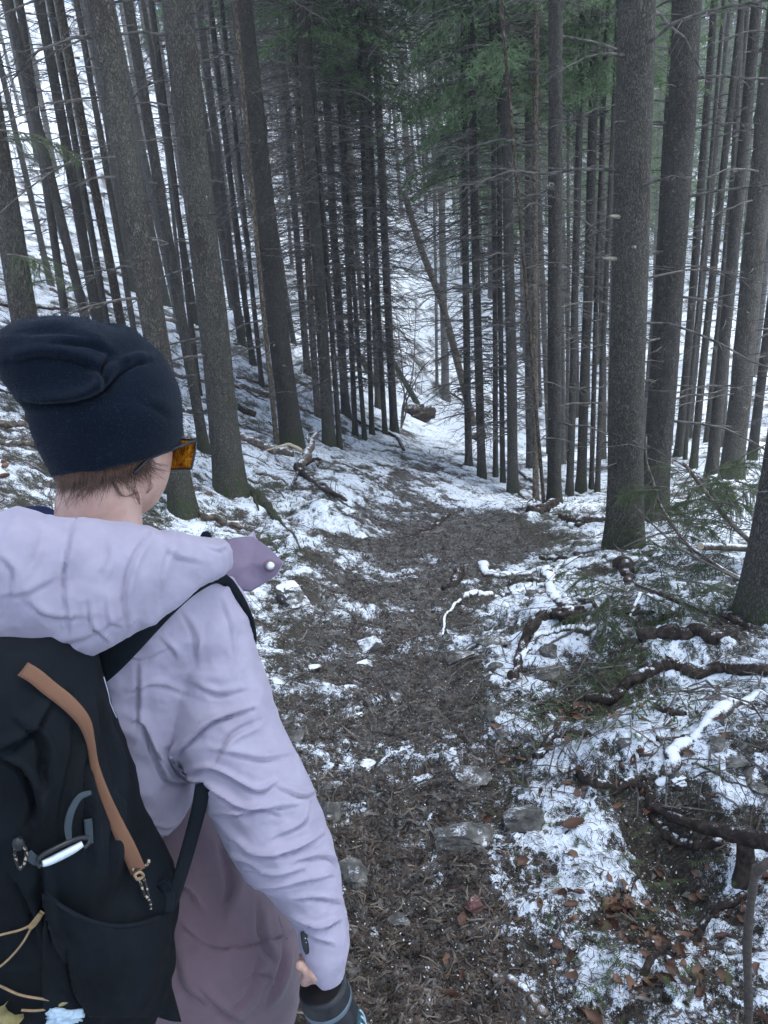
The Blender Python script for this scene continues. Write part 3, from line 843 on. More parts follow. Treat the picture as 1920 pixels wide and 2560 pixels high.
litter('fallen_needles', 52000, 1.0, 18, .008, .035, .06, M_CHIPD, lambda s, m, g, r, x, y: .25 + .75 * (1 - m), 'dark needles and thin twigs scattered on the snow', 4, tilt=.25, curve=.35, grow=.10)
litter('forest_twigs', 8000, 2.2, 34, .05, .26, .03, M_DEAD, lambda s, m, g, r, x, y: .2 + .8 * (1 - m), 'thin dead twigs strewn over the snowy forest floor', 5, tilt=.12, curve=.2, grow=.06)
litter('moss_tufts', 7000, 2.5, 16, .02, .07, .12, M_NEEDLEN, lambda s, m, g, r, x, y: g * .9 + .02, 'tufts of green moss and bilberry on the banks', 6, tilt=.9, grow=.05)

# ------------------------------------------------------------------ stones
def icos(sub):
    import bmesh
    bm = bmesh.new(); bmesh.ops.create_icosphere(bm, subdivisions=sub, radius=1)
    V = np.array([v.co[:] for v in bm.verts]); T = np.array([[v.index for v in f.verts] for f in bm.faces]); bm.free(); return V, T
IC4, IC5 = icos(4), icos(3)
def stone_mesh(name, seed, sx, sy, sz, mat, fine=True):
    V, Tt = IC4 if fine else IC5
    g = np.random.default_rng(seed); V = V.copy()
    for k in range(15):        # planes that break the round form into facets
        n = g.standard_normal(3); n /= np.linalg.norm(n); dd = g.uniform(.42, .8)
        o = V @ n - dd; V = V - np.maximum(o, 0)[:, None] * n * 1.0
    V = V * (1 + 0.30 * (fbm(V[:, 0] * 2.6 + seed, V[:, 1] * 2.6 + V[:, 2] * 2.7, 5, 170, .6, True)[:, None] - .6))
    V = V * np.array([sx, sy, sz])
    return mesh_np(name, V, Tt, mat, False)
STONES = [
 (1148,1659,66,32,0,'flat snow-dusted stone at the right edge of the trail beside a smaller round one'),
 (1238,1668,38,20,0,'small round stone right of the flat snow-dusted one'),
 (1223,1619,84,28,0,'long low brown stone above the two stones at the trail edge'),
 (1374,1653,46,36,0,'dark angular stone standing above the grey wedge stone'),
 (1371,1696,76,42,0,'bare grey wedge-shaped stone among the snowy roots'),
 (1229,1815,44,42,0,'bare rounded stone beside brown leaves on the right bank'),
 (1258,1847,36,18,0,'small flat stone just below the rounded one by the brown leaves'),
 (1252,1931,30,12,0,'thin flat pebble in the mud below the right bank'),
 (1793,1873,54,28,0,'tan stone in the snow right of the long snow-covered root'),
 (1828,1907,62,26,0,'flat cracked stone below the tan one at the right'),
 (1852,1868,26,16,0,'small stone beside the tan one at the right'),
 (1873,1925,32,26,0,'round stone under the flat cracked one at the right'),
 (1898,1966,52,32,0,'brown stone cut by the right edge of the view'),
 (1694,1957,34,40,0,'dark knob of stone beside the root crossing'),
 (985,1750,40,48,0,'upright grey stone poking from snow in the middle of the trail'),
 (1319,2064,118,78,0,'large brown boulder half sunk at the right side of the muddy trail'),
 (1172,2113,140,56,0,'broad flat rock embedded in the mud left of the large boulder'),
 (1176,1957,80,34,0,'low mossy rock in the middle of the muddy trail'),
 (1423,2356,38,34,0,'small brown stone in a dark hollow of the snow'),
 (1190,2287,50,44,2,'reddish stone in the mud near the bottom'),
 (1828,1714,30,14,0,'little pebble on the snowy bank at far right'),
 (1793,1766,48,15,0,'thin slab lying in the snow at far right'),
 (735,1503,102,62,1,'snow-capped boulder at the left edge of the trail'),
 (909,1662,42,22,1,'snow-white stone in the middle of the trail'),
 (782,1664,36,18,1,'small snow-covered stone near the elbow of the lilac sleeve'),
 (928,1612,84,46,1,'broad snow-dusted rock in the trail above the white stone'),
 (744,1845,54,40,0,'pale stone right beside the lilac sleeve'),
 (717,1808,38,26,0,'smaller pale stone above the one beside the sleeve'),
 (825,2024,60,64,0,'brown rock touching the lower lilac sleeve'),
 (912,1912,46,22,1,'frosted stone between snow patches in the lower trail'),
 (822,1974,64,24,0,'flat muddy stone above the brown rock by the sleeve'),
 (934,1438,26,12,0,'dark pebble on the gravelly part of the trail'),
 (967,1462,40,22,0,'rounded stone sunk in the gravelly part of the trail'),
 (717,1427,30,16,0,'small stone on the left bank above the snow-capped boulder'),
 (885,2194,80,66,0,'pale cracked rock beside the lilac cuff'),
 (1040,1480,26,12,0,'small dark stone on the brown chips'),
 (900,1790,30,14,1,'frosted pebble on brown chips near mid trail'),
 (1060,2035,40,18,0,'muddy stone in the middle of the lower trail'),
 (1000,2290,56,26,0,'flat muddy stone near the bottom of the trail'),
 (930,2330,34,18,0,'small muddy stone right of the water bottle'),
 (1410,1500,40,20,1,'snow-capped stone above the stump at the bank'),
 (1560,1880,34,16,0,'grey pebble among leaves on the right bank'),
 (900,1350,34,14,1,'frosted stone on the left half of the trail'),
 (868,1290,40,20,1,'snowy stone at the foot of the left bank'),
 (1330,1490,30,16,0,'dark stone by the forked snowy roots'),
]
M_STONER = m_snowy('stone_red', (0.15, 0.075, 0.065), (0.27, 0.16, 0.14), 18, 1.1, 1.5, 0, .01)
for k, (px, py, w, h, mt, lab) in enumerate(STONES):
    q = hit(px, py); q = np.array([q[0], q[1], float(surf(q[0], q[1])[0])]); dp = project(q)[2]
    sx = w * dp / FPX / 2 * 1.35; sz = h * dp / FPX / 2 * 1.35; sy = (sx + sz) * .55
    g = np.random.default_rng(700 + k)
    me = stone_mesh('stone', 700 + k, sx, sy, sz, (M_STONE, M_STONES, M_STONER)[mt])
    o = link('stone', me, None, (q[0], q[1], q[2] + sz * .2)); o.rotation_euler = (g.normal(0, .12), g.normal(0, .12), g.uniform(-.5, .5))
    tag(o, lab, 'stone', 'stones on and beside the trail')
# loose gravel too small to count
def gravel(n, seed):
    g = np.random.default_rng(seed); bag = Bag()
    V0 = np.array([[1,0,0],[-1,0,0],[0,1,0],[0,-1,0],[0,0,1],[0,0,-1]], float)
    T0 = np.array([[0,2,4],[2,1,4],[1,3,4],[3,0,4],[2,0,5],[1,2,5],[3,1,5],[0,3,5]])
    r = np.exp(g.uniform(math.log(1.0), math.log(11), n * 2)); az = np.radians(g.uniform(-30, 30, n * 2)); x, y = r * np.sin(az), r * np.cos(az)
    snow, mud, green, s = cover(x, y)
    k = np.nonzero(g.random(len(x)) < (0.15 + .85 * mud) * (1 - .7 * snow))[0][:n]; x, y, r = x[k], y[k], r[k]; n = len(k)
    z = micro_h(x, y)[0]; s = np.exp(g.uniform(math.log(.003), math.log(.013), n)) * (1 + .08 * r)
    V = V0[None] * (s[:, None] * g.uniform(.5, 1.2, (n, 3)))[:, None, :]
    V = V + g.normal(0, .15, V.shape) * s[:, None, None]
    a = g.uniform(0, 6.28, n); c, sn = np.cos(a)[:, None], np.sin(a)[:, None]
    X = V[..., 0] * c - V[..., 1] * sn; Y = V[..., 0] * sn + V[..., 1] * c
    V = np.stack([X, Y, V[..., 2]], -1) + np.stack([x, y, z + s * .2], 1)[:, None]
    Tt = (T0[None] + np.arange(n)[:, None, None] * 6).reshape(-1, 3)
    tag(link('gravel', mesh_np('gravel', V.reshape(-1, 3), Tt, M_STONE, False)), 'loose gravel scattered over the trail', 'gravel', kind='stuff')
gravel(9000, 11)

# ------------------------------------------------------------------ roots, poles, logs
def ground_tube(name, pts, wpx, mat, label, cat, group=None, lift=0.25, taper=(1, .5), sides=14, seed=0, rough=.18, heights=None, parent=None, wig=.4, ends=True, dens=14):
    """a woody piece lying along photograph points on the terrain; heights lifts single points clear of the ground"""
    g = np.random.default_rng(seed)
    P = []
    for i, (a, b) in enumerate(pts):
        q = ground_pt(a, b)
        if heights is not None and heights[i]:
            v = ray(a, b); R = math.hypot(q[0], q[1]) - heights[i] * 0.0
            # the point seen at (a, b) but standing heights[i] above the ground: nearer along the ray
            v = v / math.hypot(v[0], v[1])
            for _ in range(12):
                X = v * R; e = X[2] - float(surf(X[0], X[1])[0]) - heights[i]; R += e * 1.2 if e > 0 else e * .8
                R = max(R, .6)
            q = v * R
        P.append(q)
    P = np.array(P); dp = project(P.mean(0))[2]; r = wpx * dp / FPX / 2
    m = max(10, dens * (len(pts) - 1)); C = spline(P, m); s = np.linspace(0, 1, m)
    rad = r * (taper[0] + (taper[1] - taper[0]) * s) * (1 + rough * (fbm(s * 9 + seed, s * 0, 3, 180) - .5) * 2)
    if heights is None:
        C[:, 2] = surf(C[:, 0], C[:, 1]) + rad * lift + r * wig * (fbm(s * 6 + seed, s * 0 + 3, 2, 185) - .5)
    C[:, 0] += r * wig * (fbm(s * 11 + seed, s * 0 + 5, 2, 186) - .5); C[:, 1] += r * wig * (fbm(s * 11, s * 0 + seed, 2, 187) - .5)
    V, Q, Tt = tube(C, rad, sides)
    nv = m * sides
    A = np.tile(np.arange(sides) / sides * 6.283, m); S = np.repeat(s * m * .35, sides)
    cen = np.repeat(C, sides, 0); dlt = V[:nv] - cen
    V[:nv] = cen + dlt * (1 + rough * 1.3 * (fbm(np.cos(A) * 1.2 + seed, S + np.sin(A), 3, 190) - .5))[:, None]
    me = mesh_np(name, V, [Q, Tt], mat, True)
    o = link(name, me, parent)
    if parent is None: tag(o, label, cat, group)
    return o, C, rad
GR = 'roots across the right bank'
ROOTS = [
 ([(1424,1533),(1355,1554),(1327,1590),(1298,1655),(1282,1703)],24,M_ROOT,'dark root curving down from the snow-capped stump toward the trail',(1,.6)),
 ([(1492,1574),(1411,1582),(1359,1594),(1323,1630),(1302,1663)],18,M_ROOTS,'snow-topped root arching below the stump',(1,.6)),
 ([(1613,1600),(1694,1592),(1755,1604),(1803,1620)],24,M_ROOT,'short thick brown root poking out of the smooth snow',(1,.8)),
 ([(1460,1745),(1533,1737),(1573,1713),(1634,1699),(1674,1679),(1735,1687),(1815,1681),(1925,1703)],24,M_ROOT,'long dark root winding across the middle of the right bank',(.7,.9)),
 ([(1347,1903),(1383,1861),(1420,1848),(1464,1857)],20,M_ROOT,'bent root end pointing at the trail, snow on both sides',(1,.7)),
 ([(1444,1925),(1492,1962),(1541,1978),(1597,1962),(1626,1978),(1626,2010),(1638,2046),(1670,2083),(1735,2119),(1799,2127)],22,M_ROOT,'long twisting root that forks beside the dark hollow',(.8,.6)),
 ([(1925,1731),(1856,1768),(1775,1816),(1706,1865),(1674,1913),(1646,1962)],34,M_ROOTS,'thick root wholly covered in smooth snow at right',(.9,.7)),
 ([(1638,1784),(1672,1798),(1714,1800)],15,M_ROOT,'little dark root above the snow-covered one',(1,.6)),
 ([(1787,1562),(1815,1546),(1856,1570),(1880,1590)],15,M_ROOT,'hooked root at the foot of the foreground trunk',(1,.8)),
 ([(1203,1406),(1232,1441),(1307,1437),(1365,1430),(1452,1391)],18,M_ROOTS,'forked root with a snowy back at the trail bend',(1.2,.6)),
 ([(1151,1429),(1134,1464),(1102,1472)],16,M_ROOT,'stubby dark root at the right rim of the trail',(1,.6)),
 ([(1157,1493),(1220,1487),(1284,1481),(1330,1470)],20,M_ROOTS,'snow-covered root lying level beside the trail',(1,.6)),
 ([(1365,1435),(1378,1465),(1388,1499)],26,M_ROOTS,'short snowy root pointing toward the viewer',(1,.8)),
 ([(1275,1467),(1320,1456),(1360,1462)],11,M_ROOT,'thin brown root among green needles',(1,.6)),
 ([(1330,1286),(1358,1276),(1388,1268)],18,M_ROOT,'dark root clump at the far edge of the gravelly patch',(1.2,.7)),
 ([(1395,1285),(1418,1300),(1436,1310)],13,M_ROOT,'dark root showing through snow left of the largest trunk',(1,.6)),
 ([(1440,1318),(1475,1310),(1515,1300)],15,M_ROOT,'dark root reaching to the foot of the largest trunk',(1,.9)),
 ([(1350,1395),(1400,1402),(1470,1392)],9,M_ROOT,'thin dark root above the green needles',(1,.6)),
 ([(1560,1420),(1568,1440),(1575,1470)],20,M_ROOT,'root running down from the largest trunk',(1.3,.5)),
 ([(1649,2137),(1597,2194),(1556,2258)],9,M_ROOT,'thin curved root by the dark hollow',(1,.5)),
 ([(1120,1290),(1060,1330),(1000,1345)],9,M_ROOT,'slim root crossing the far gravel',(1,.5)),
 ([(1450,1500),(1530,1530),(1640,1540)],10,M_ROOT,'low root under the cut boughs',(1,.5)),
 ([(1640,1850),(1690,1850),(1712,1838)],9,M_ROOT,'dark root tip beside the snow-covered root',(1,.5)),
]
for k, (pts, w, mt, lab, tp) in enumerate(ROOTS):
    ground_tube('root', pts, w * (1.6 if mt is M_ROOT else 1.3), mt, lab, 'root', GR, (.15 if mt is M_ROOT else -.15), tp, seed=800 + k, rough=.3, wig=.9)
# the raised thick root with its prop
rt = empty('raised_root', ground_pt(1856, 2184), 'thick dark root raised off the ground on a mossy prop at lower right', 'root', GR)
def child_world(o, p):
    o.parent = p; o.matrix_parent_inverse = Matrix.Translation(p.location).inverted()
o, C_, r_ = ground_tube('root_arm', [(1626,2014),(1694,2046),(1775,2071),(1856,2091),(1940,2112)], 40, M_ROOT, None, None, seed=850, heights=[.01,.06,.11,.15,.18], taper=(.55,1.15), rough=.25); child_world(o, rt)
q0 = C_[int(len(C_) * .76)]; q1 = np.array([q0[0] - .01, q0[1] - .02, float(surf(q0[0], q0[1])[0]) - .06])
Vt, Qt, Tt = tube(spline([q0, (q0 + q1) / 2 + [.01, 0, 0], q1], 16), np.linspace(.024, .032, 16), 12)
o = link('prop', mesh_np('prop', Vt, [Qt, Tt], M_ROOT)); child_world(o, rt)
# snow-capped stump
def lump(name, px, py, w, h, mat, label, cat, seed, group=None, capw=None):
    q = ground_pt(px, py); dp = project(q)[2]; sx = w * dp / FPX / 2; sz = h * dp / FPX / 2
    V, Tt = IC4; V = V.copy()
    V = V * (1 + .9 * (fbm(V[:, 0] * 1.6 + seed, V[:, 1] * 1.6 + V[:, 2] * 2.3, 4, 175, .6, True)[:, None] - .6))
    V = V * np.array([sx, sx * .8, sz])
    e = empty(name, (q[0], q[1], q[2] + sz * .3), label, cat, group)
    link('burl', mesh_np('burl', V, Tt, mat), e)
    if capw:
        V2, _ = IC4; V2 = V2 * np.array([sx * capw, sx * capw * .8, sz * .28]) * (1 + .15 * (fbm(IC4[0][:, 0] * 3, IC4[0][:, 1] * 3, 2, 177)[:, None] - .5))
        c = link('snow_cap', mesh_np('snow_cap', V2, Tt, M_SNOWC), e, (0, 0, sz * .72))
    return e
lump('tree_stump', 1424, 1545, 84, 56, M_ROOT, 'rotten dark stump with a round white cap of snow', 'stump', 3, None, .48)
lump('tree_stump', 1676, 1550, 44, 34, M_ROOT, 'small dark stump in front of the cut green boughs', 'stump', 5)
lump('root_plate', 1040, 1042, 88, 40, M_ROOT, 'upturned dark root plate beside the far trail bend', 'root plate', 9)
lump('root_plate', 1185, 1100, 60, 26, M_ROOT, 'dark overhanging clod at the far right of the trail bend', 'root plate', 12)
lump('burl', 1700, 1962, 40, 34, M_ROOTS, 'rounded knob of root at the fork of the snow-covered root', 'root', 15)

GL = 'fallen logs on the left slope'
LOGS = [
 ([(-20,983),(57,996)],9,'thin pale log poking out left of the beanie, upper one'),
 ([(-30,1060),(30,1066),(92,1082)],22,'thick brown log lying left of the beanie'),
 ([(-30,1108),(105,1120)],16,'long pale log below the thick brown one left of the beanie'),
 ([(-20,762),(170,778)],8,'dark log across the slope behind the left edge trunk'),
 ([(128,728),(225,775)],9,'dark log slanting down behind the slim trunks at upper left'),
 ([(120,772),(280,792)],8,'long thin log behind the peeling trunks'),
 ([(230,716),(310,755)],9,'dark sloping log behind the broken-bark trunk'),
 ([(400,800),(510,832)],10,'slim log between the two big grey spruces'),
 ([(430,938),(530,965)],11,'brown log behind the slender dark trunk'),
 ([(455,1030),(525,1037)],12,'short log end near the slender dark trunk'),
 ([(588,968),(690,1000)],13,'pale debarked log right of the broad scaly spruce'),
 ([(590,945),(690,975)],8,'thin log just above the pale debarked one'),
 ([(592,1030),(640,1046)],19,'short thick log stub right of the broad scaly spruce'),
 ([(604,1103),(660,1125),(735,1148)],21,'log leading down to the gnarled root snag'),
 ([(504,1306),(560,1307),(614,1322)],20,'sawn log lying in front of the broad scaly spruce'),
 ([(300,690),(420,720)],7,'dark fallen pole high behind the big grey spruce'),
 ([(360,640),(480,690)],7,'pale fallen pole high behind the slender dark trunk'),
 ([(100,640),(230,690)],7,'far fallen pole across the upper left slope'),
 ([(880,1050),(985,1095),(1010,1130)],9,'dark pole lying down the bank near the trail bend'),
 ([(1090,960),(1150,1000),(1220,1040)],7,'thin pole lying down the far slope beyond the bend'),
 ([(740,1020),(800,1045)],8,'dark log between the trunks above the bank'),
 ([(400,1180),(430,1195)],12,'brown log piece beside the foot of the leaning grey spruce'),
 ([(1290,1180),(1345,1215)],10,'dark log on the far side of the right tree row'),
 ([(1300,1240),(1340,1262)],8,'thin log at the edge of the right tree row'),
]
for k, (pts, w, lab) in enumerate(LOGS):
    if len(pts) == 2: pts = [pts[0], ((pts[0][0] + pts[1][0]) / 2, (pts[0][1] + pts[1][1]) / 2), pts[1]]
    ground_tube('fallen_log', pts, w, M_LOG if k % 3 else M_ROOT, lab, 'log', GL if k < 18 else None, .7, (1, .85), seed=900 + k, rough=.08, wig=.3)
# random fallen sticks of the left slope that can be told apart
g_ = np.random.default_rng(77)
for k in range(46):
    px = g_.uniform(0, 900); py = g_.uniform(620, 1200)
    if 0 < px < 460 and py > 780: px = g_.uniform(440, 880)
    a = g_.normal(.3, .35); l = g_.uniform(25, 90)
    q = hit(px, py); 
    if q is None or path_dist(q[0:1], q[1:2])[0] < 1.6: continue
    try: ground_tube('fallen_branch', [(px, py), (px + l * .5 * math.cos(a), py + l * .5 * math.sin(a) + g_.normal(0, 4)), (px + l * math.cos(a), py + l * math.sin(a))], g_.uniform(3, 6), M_DEAD if k % 2 else M_LOG, 'thin fallen branch lying on the snow of the left slope', 'branch', 'fallen branches on the left slope', .8, (1, .4), 6, 950 + k, .1, dens=6)
    except Exception: pass

# gnarled root snag
sn = empty('root_snag', ground_pt(772, 1190), 'gnarled dead root snag with a pale horn on the left bank', 'snag')
for nm, pts, w, mt, hs, tp in [('snag_stem', [(738,1165),(772,1190),(811,1223),(869,1254)], 22, M_ROOT, [.12,.06,.03,.01], (1.1,.4)),
                          ('snag_limb', [(752,1165),(770,1130),(778,1105),(790,1084)], 20, M_LOG, [.12,.25,.36,.44], (1.2,.5)),
                          ('snag_horn', [(755,1128),(725,1112),(700,1116),(662,1127)], 9, M_CUT, [.22,.26,.22,.16], (1.3,.3)),
                          ('snag_limb', [(765,1160),(785,1148),(802,1150),(795,1165)], 10, M_ROOT, [.12,.16,.12,.06], (1,.5)),
                          ('snag_limb', [(745,1180),(735,1205),(730,1225)], 9, M_ROOT, [.1,.05,.01], (1,.5)),
                          ('snag_limb', [(780,1110),(768,1096),(772,1082)], 8, M_LOG, [.33,.4,.45], (1,.4))]:
    o, _, _ = ground_tube(nm, pts, w, mt, None, None, seed=hash(nm) % 97 + w, heights=hs, taper=tp, rough=.35, wig=1.2); child_world(o, sn)
# long surface root of the broad scaly spruce and others at its foot
fr = empty('surface_root', ground_pt(637, 1247), 'thick bark-covered root snaking down from the broad scaly spruce', 'root')
o, _, _ = ground_tube('root_arm', [(592,1215),(640,1246),(672,1280),(700,1312)], 36, M_BARK, None, None, seed=860, taper=(1.2,.35), lift=.3, rough=.15); child_world(o, fr)
o, _, _ = ground_tube('root_fork', [(636,1240),(640,1262),(648,1284)], 9, M_BARKD, None, None, seed=861, taper=(1.2,.5), lift=1.4, rough=.2); child_world(o, fr)
for k, (pts, w, lab) in enumerate([([(700,1305),(735,1345),(760,1385)],8,'thin dark branch leading down the left bank below the big root'),
                              ([(620,1200),(670,1215),(715,1250)],7,'slim branch beside the surface root'),
                              ([(640,1190),(700,1200),(730,1225)],6,'thin stick under the root snag'),
                              ([(800,1215),(850,1255),(880,1275)],8,'dark branch trailing from the root snag'),
                              ([(560,1335),(640,1345),(700,1390)],6,'long thin stick on the snowy left bank'),
                              ([(1082,2432),(1108,2475),(1134,2507)],5,'pale grass stem on the mud near the bottom'),
                              ([(1476,1558),(1383,1618),(1323,1651)],8,'straight stick leaning across the arched roots'),
                              ([(1729,1919),(1800,1950),(1870,1965)],7,'dark stick lying on the snow at right'),
                              ([(1775,1995),(1830,2015),(1880,2025)],6,'thin stick among small stones at right'),
                              ([(1110,1330),(1060,1338),(1050,1350)],4,'pale twig on the gravelly patch'),
                              ([(816,1478),(822,1510),(830,1530)],4,'short twig standing on the gravel left of the mud'),
                              ([(745,1602),(770,1575),(790,1565)],4,'pale twig on the gravel beside the sleeve'),
                              ([(752,1800),(760,1780),(785,1765)],4,'pale curved twig near the sleeve'),
                              ([(832,1885),(845,1865),(870,1843)],4,'thin pale twig on the dark mud'),
                              ([(875,1770),(885,1745),(905,1728)],3,'small pale stem on the dark mud'),
                              ([(1151,1506),(1116,1546),(1108,1593)],11,'whitish snow-dusted stick at the trail edge'),
                              ([(1600,1501),(1588,1520),(1575,1547)],12,'snow-covered broken branch pointing up by the boughs')]):
    ground_tube('fallen_branch', pts, w, M_ROOTS if 'snow' in lab and w > 8 else (M_DEADL if w < 6 or 'pale' in lab else M_DEAD), lab, 'branch', None, .9, (1, .5), 8, 990 + k, .12)
ground_tube('fallen_log', [(1236,2450),(1307,2478),(1370,2535)], 30, M_LOG, 'short brown log pressed into the mud near the bottom', 'log', None, .1, (1,.8), seed=891)
ground_tube('fallen_branch', [(1863,2247),(1770,2299),(1730,2339),(1654,2391),(1614,2449),(1585,2490)], 24, M_ROOT, 'dark curved branch lying in the lower right corner', 'branch', None, .5, (1,.6), seed=892)
# sapling stick close to the lens
vs = empty('broken_sapling', ground_pt(1876, 2700), 'bare mossy stick standing upright in the lower right corner', 'branch')
bag = Bag(); P = spline([pt(1874, 2720, 1.62), pt(1871, 2500, 1.5), pt(1868, 2368, 1.4), pt(1878, 2252, 1.3), pt(1890, 2168, 1.22)], 40)
V, Q, Tt = tube(P, np.linspace(.0085, .0065, 40) * (1 + .25 * (fbm(np.linspace(0, 12, 40), np.zeros(40), 3, 5) - .5)), 12)
M_STICK = m_plain('bare_stick', (0.075, 0.06, 0.048), .9, .5, 90, .003)
o = link('stem', mesh_np('stem', V, [Q, Tt], M_STICK)); child_world(o, vs)
P = spline([pt(1886, 2190, 1.23), pt(1903, 2170, 1.21), pt(1935, 2150, 1.2)], 12); V, Q, Tt = tube(P, np.linspace(.007, .008, 12), 12)
o = link('side_limb', mesh_np('side_limb', V, [Q, Tt], M_STICK)); child_world(o, vs)

# leaning dead trees beyond the bend, poles over the boughs
def pole(name, pts, w, mat, label, cat, taper=(1, .6), depths=None, sides=12, seed=0, branches=0):
    P = np.array([pt(a, b, d) for (a, b), d in zip(pts, depths)]); dm = np.mean(depths); r = w * dm / FPX / 2
    C = spline(P, 40); s = np.linspace(0, 1, 40); e = empty(name, P[0], label, cat)
    V, Q, Tt = tube(C, r * (taper[0] + (taper[1] - taper[0]) * s) * (1 + .12 * (fbm(s * 9 + seed, s * 0, 2, 31) - .5)), sides)
    o = link('stem', mesh_np('stem', V, [Q, Tt], mat)); child_world(o, e)
    if branches:
        g = np.random.default_rng(seed); bag = Bag()
        for k in range(branches):
            i = g.integers(4, 38); q = C[i]; l = g.uniform(.15, .7) * (1 - .4 * i / 40); dd = g.standard_normal(3); dd[2] *= .6; dd /= np.linalg.norm(dd)
            bag.tube([q, q + dd * l * .5 + [0, 0, .03], q + dd * l], [r * .3, r * .2, r * .08], 4, False)
        o = link('side_twigs', bag.mesh('side_twigs', M_DEAD, False)); child_world(o, e); o['kind'] = 'stuff'
    return e
def gdepth(px, py): return float(project(hit(px, py))[2])
d1, d2 = gdepth(1180, 1070), gdepth(1042, 1010)
pole('leaning_tree', [(1184,1062),(1150,930),(1105,760),(1054,625),(1010,480)], 20, M_BARKP, 'dead trunk leaning steeply left across the far bright slope', 'tree', (1,.7), [d1, d1 - .8, d1 - 1.8, d1 - 2.6, d1 - 3.4], seed=3, branches=40)
pole('leaning_tree', [(1044,1010),(1015,960),(984,905),(945,840)], 15, M_BARKD, 'thin dead pole leaning left above the upturned root plate', 'tree', (1,.7), [d2, d2 - .4, d2 - .8, d2 - 1.2], seed=4, branches=20)
pole('leaning_tree', [(985,1025),(955,985),(905,900),(880,860)], 16, M_BARKD, 'short dead trunk fallen against the thicket left of the bend', 'tree', (1,.8), [d2 - .5, d2 - .8, d2 - 1.2, d2 - 1.5], seed=5, branches=16)
d3 = gdepth(240, 830)
pole('leaning_tree', [(235,800),(190,690),(140,560),(115,480)], 9, M_DEADL, 'thin pale pole leaning between the dark trunks at upper left', 'tree', (1,.6), [d3, d3 - .6, d3 - 1.2, d3 - 1.7], seed=6, branches=14)
dA = gdepth(1860, 1420)
pole('fallen_pole', [(1885,1362),(1839,1320),(1801,1276),(1754,1216),(1709,1157)], 12, M_LOG, 'brown pole leaning over the green boughs toward the largest trunks', 'branch', (1.1,.7), [dA - .1, dA - .1, dA - .1, dA, dA], seed=7, branches=26)
pole('fallen_pole', [(1867,1458),(1776,1404),(1713,1354),(1682,1313),(1648,1257),(1632,1200),(1616,1150),(1616,1090)], 10, M_LOG, 'long bent pole rising from the boughs beside the second large trunk', 'branch', (1.2,.4), [dA - .5, dA - .35, dA - .2, dA - .1, dA, dA, dA, dA], seed=8, branches=26)
pole('fallen_pole', [(1876,1462),(1790,1420),(1700,1370),(1620,1300),(1585,1262)], 6, M_DEAD, 'thin pole running just below the long bent one', 'branch', (1.2,.5), [dA - .55, dA - .5, dA - .4, dA - .4, dA - .4], seed=9, branches=12)
pole('fallen_pole', [(1767,1533),(1713,1511),(1651,1486),(1590,1462)], 12, M_ROOT, 'dark pole lying on the needles in front of the boughs', 'branch', (1.1,.7), [gdepth(1767,1540), gdepth(1713,1520), gdepth(1651,1496), gdepth(1590,1472)], seed=10, branches=10)
cl = empty('sawn_log', pt(1815, 1372, dA - .35), 'small sawn log with a pale round cut face among the boughs', 'log')
P = np.array([pt(1752, 1366, dA - .5), pt(1815, 1368, dA - .3), pt(1885, 1372, dA - .1)]); rr_ = 9.5 * (dA - .4) / FPX
V, Q, Tt = tube(spline(P, 12), rr_, 20); o = link('log_stem', mesh_np('log_stem', V, [Q, Tt], M_ROOTS)); child_world(o, cl)
dd = (P[0] - P[1]) / np.linalg.norm(P[0] - P[1]); V, Q, Tt = tube([P[0] + dd * .001, P[0] + dd * .004], rr_ * .93, 20); o = link('cut_face', mesh_np('cut_face', V, [Q, Tt], M_CUT, False)); child_world(o, cl)
# thin bare shrub with curved stems beyond the bend
sh = empty('bare_shrub', ground_pt(1003, 1075), 'leafless sapling with curving stems left of the trail bend', 'shrub')
dS = gdepth(1003, 1075); bag = Bag(); g = np.random.default_rng(5)
for k, (tx, ty) in enumerate([(1040,760),(990,780),(1075,900),(960,880)]):
    bag.tube(spline([pt(1003,1070,dS), pt(1008 + k * 3, 1010, dS), pt((1008 + tx) / 2 + 8, 930, dS - .2), pt(tx, ty, dS - .4)], 14), np.linspace(.022, .006, 14), 5, False)
    for j in range(7):
        a = pt((1008 + tx) / 2 + g.uniform(-15, 15), g.uniform(ty, 1000), dS - .2); bag.tube([a, a + g.standard_normal(3) * [.4, .3, .3] + [0, 0, .4]], [.008, .003], 3, False)
o = link('stems', bag.mesh('stems', M_DEAD, False)); child_world(o, sh); o['kind'] = 'stuff'

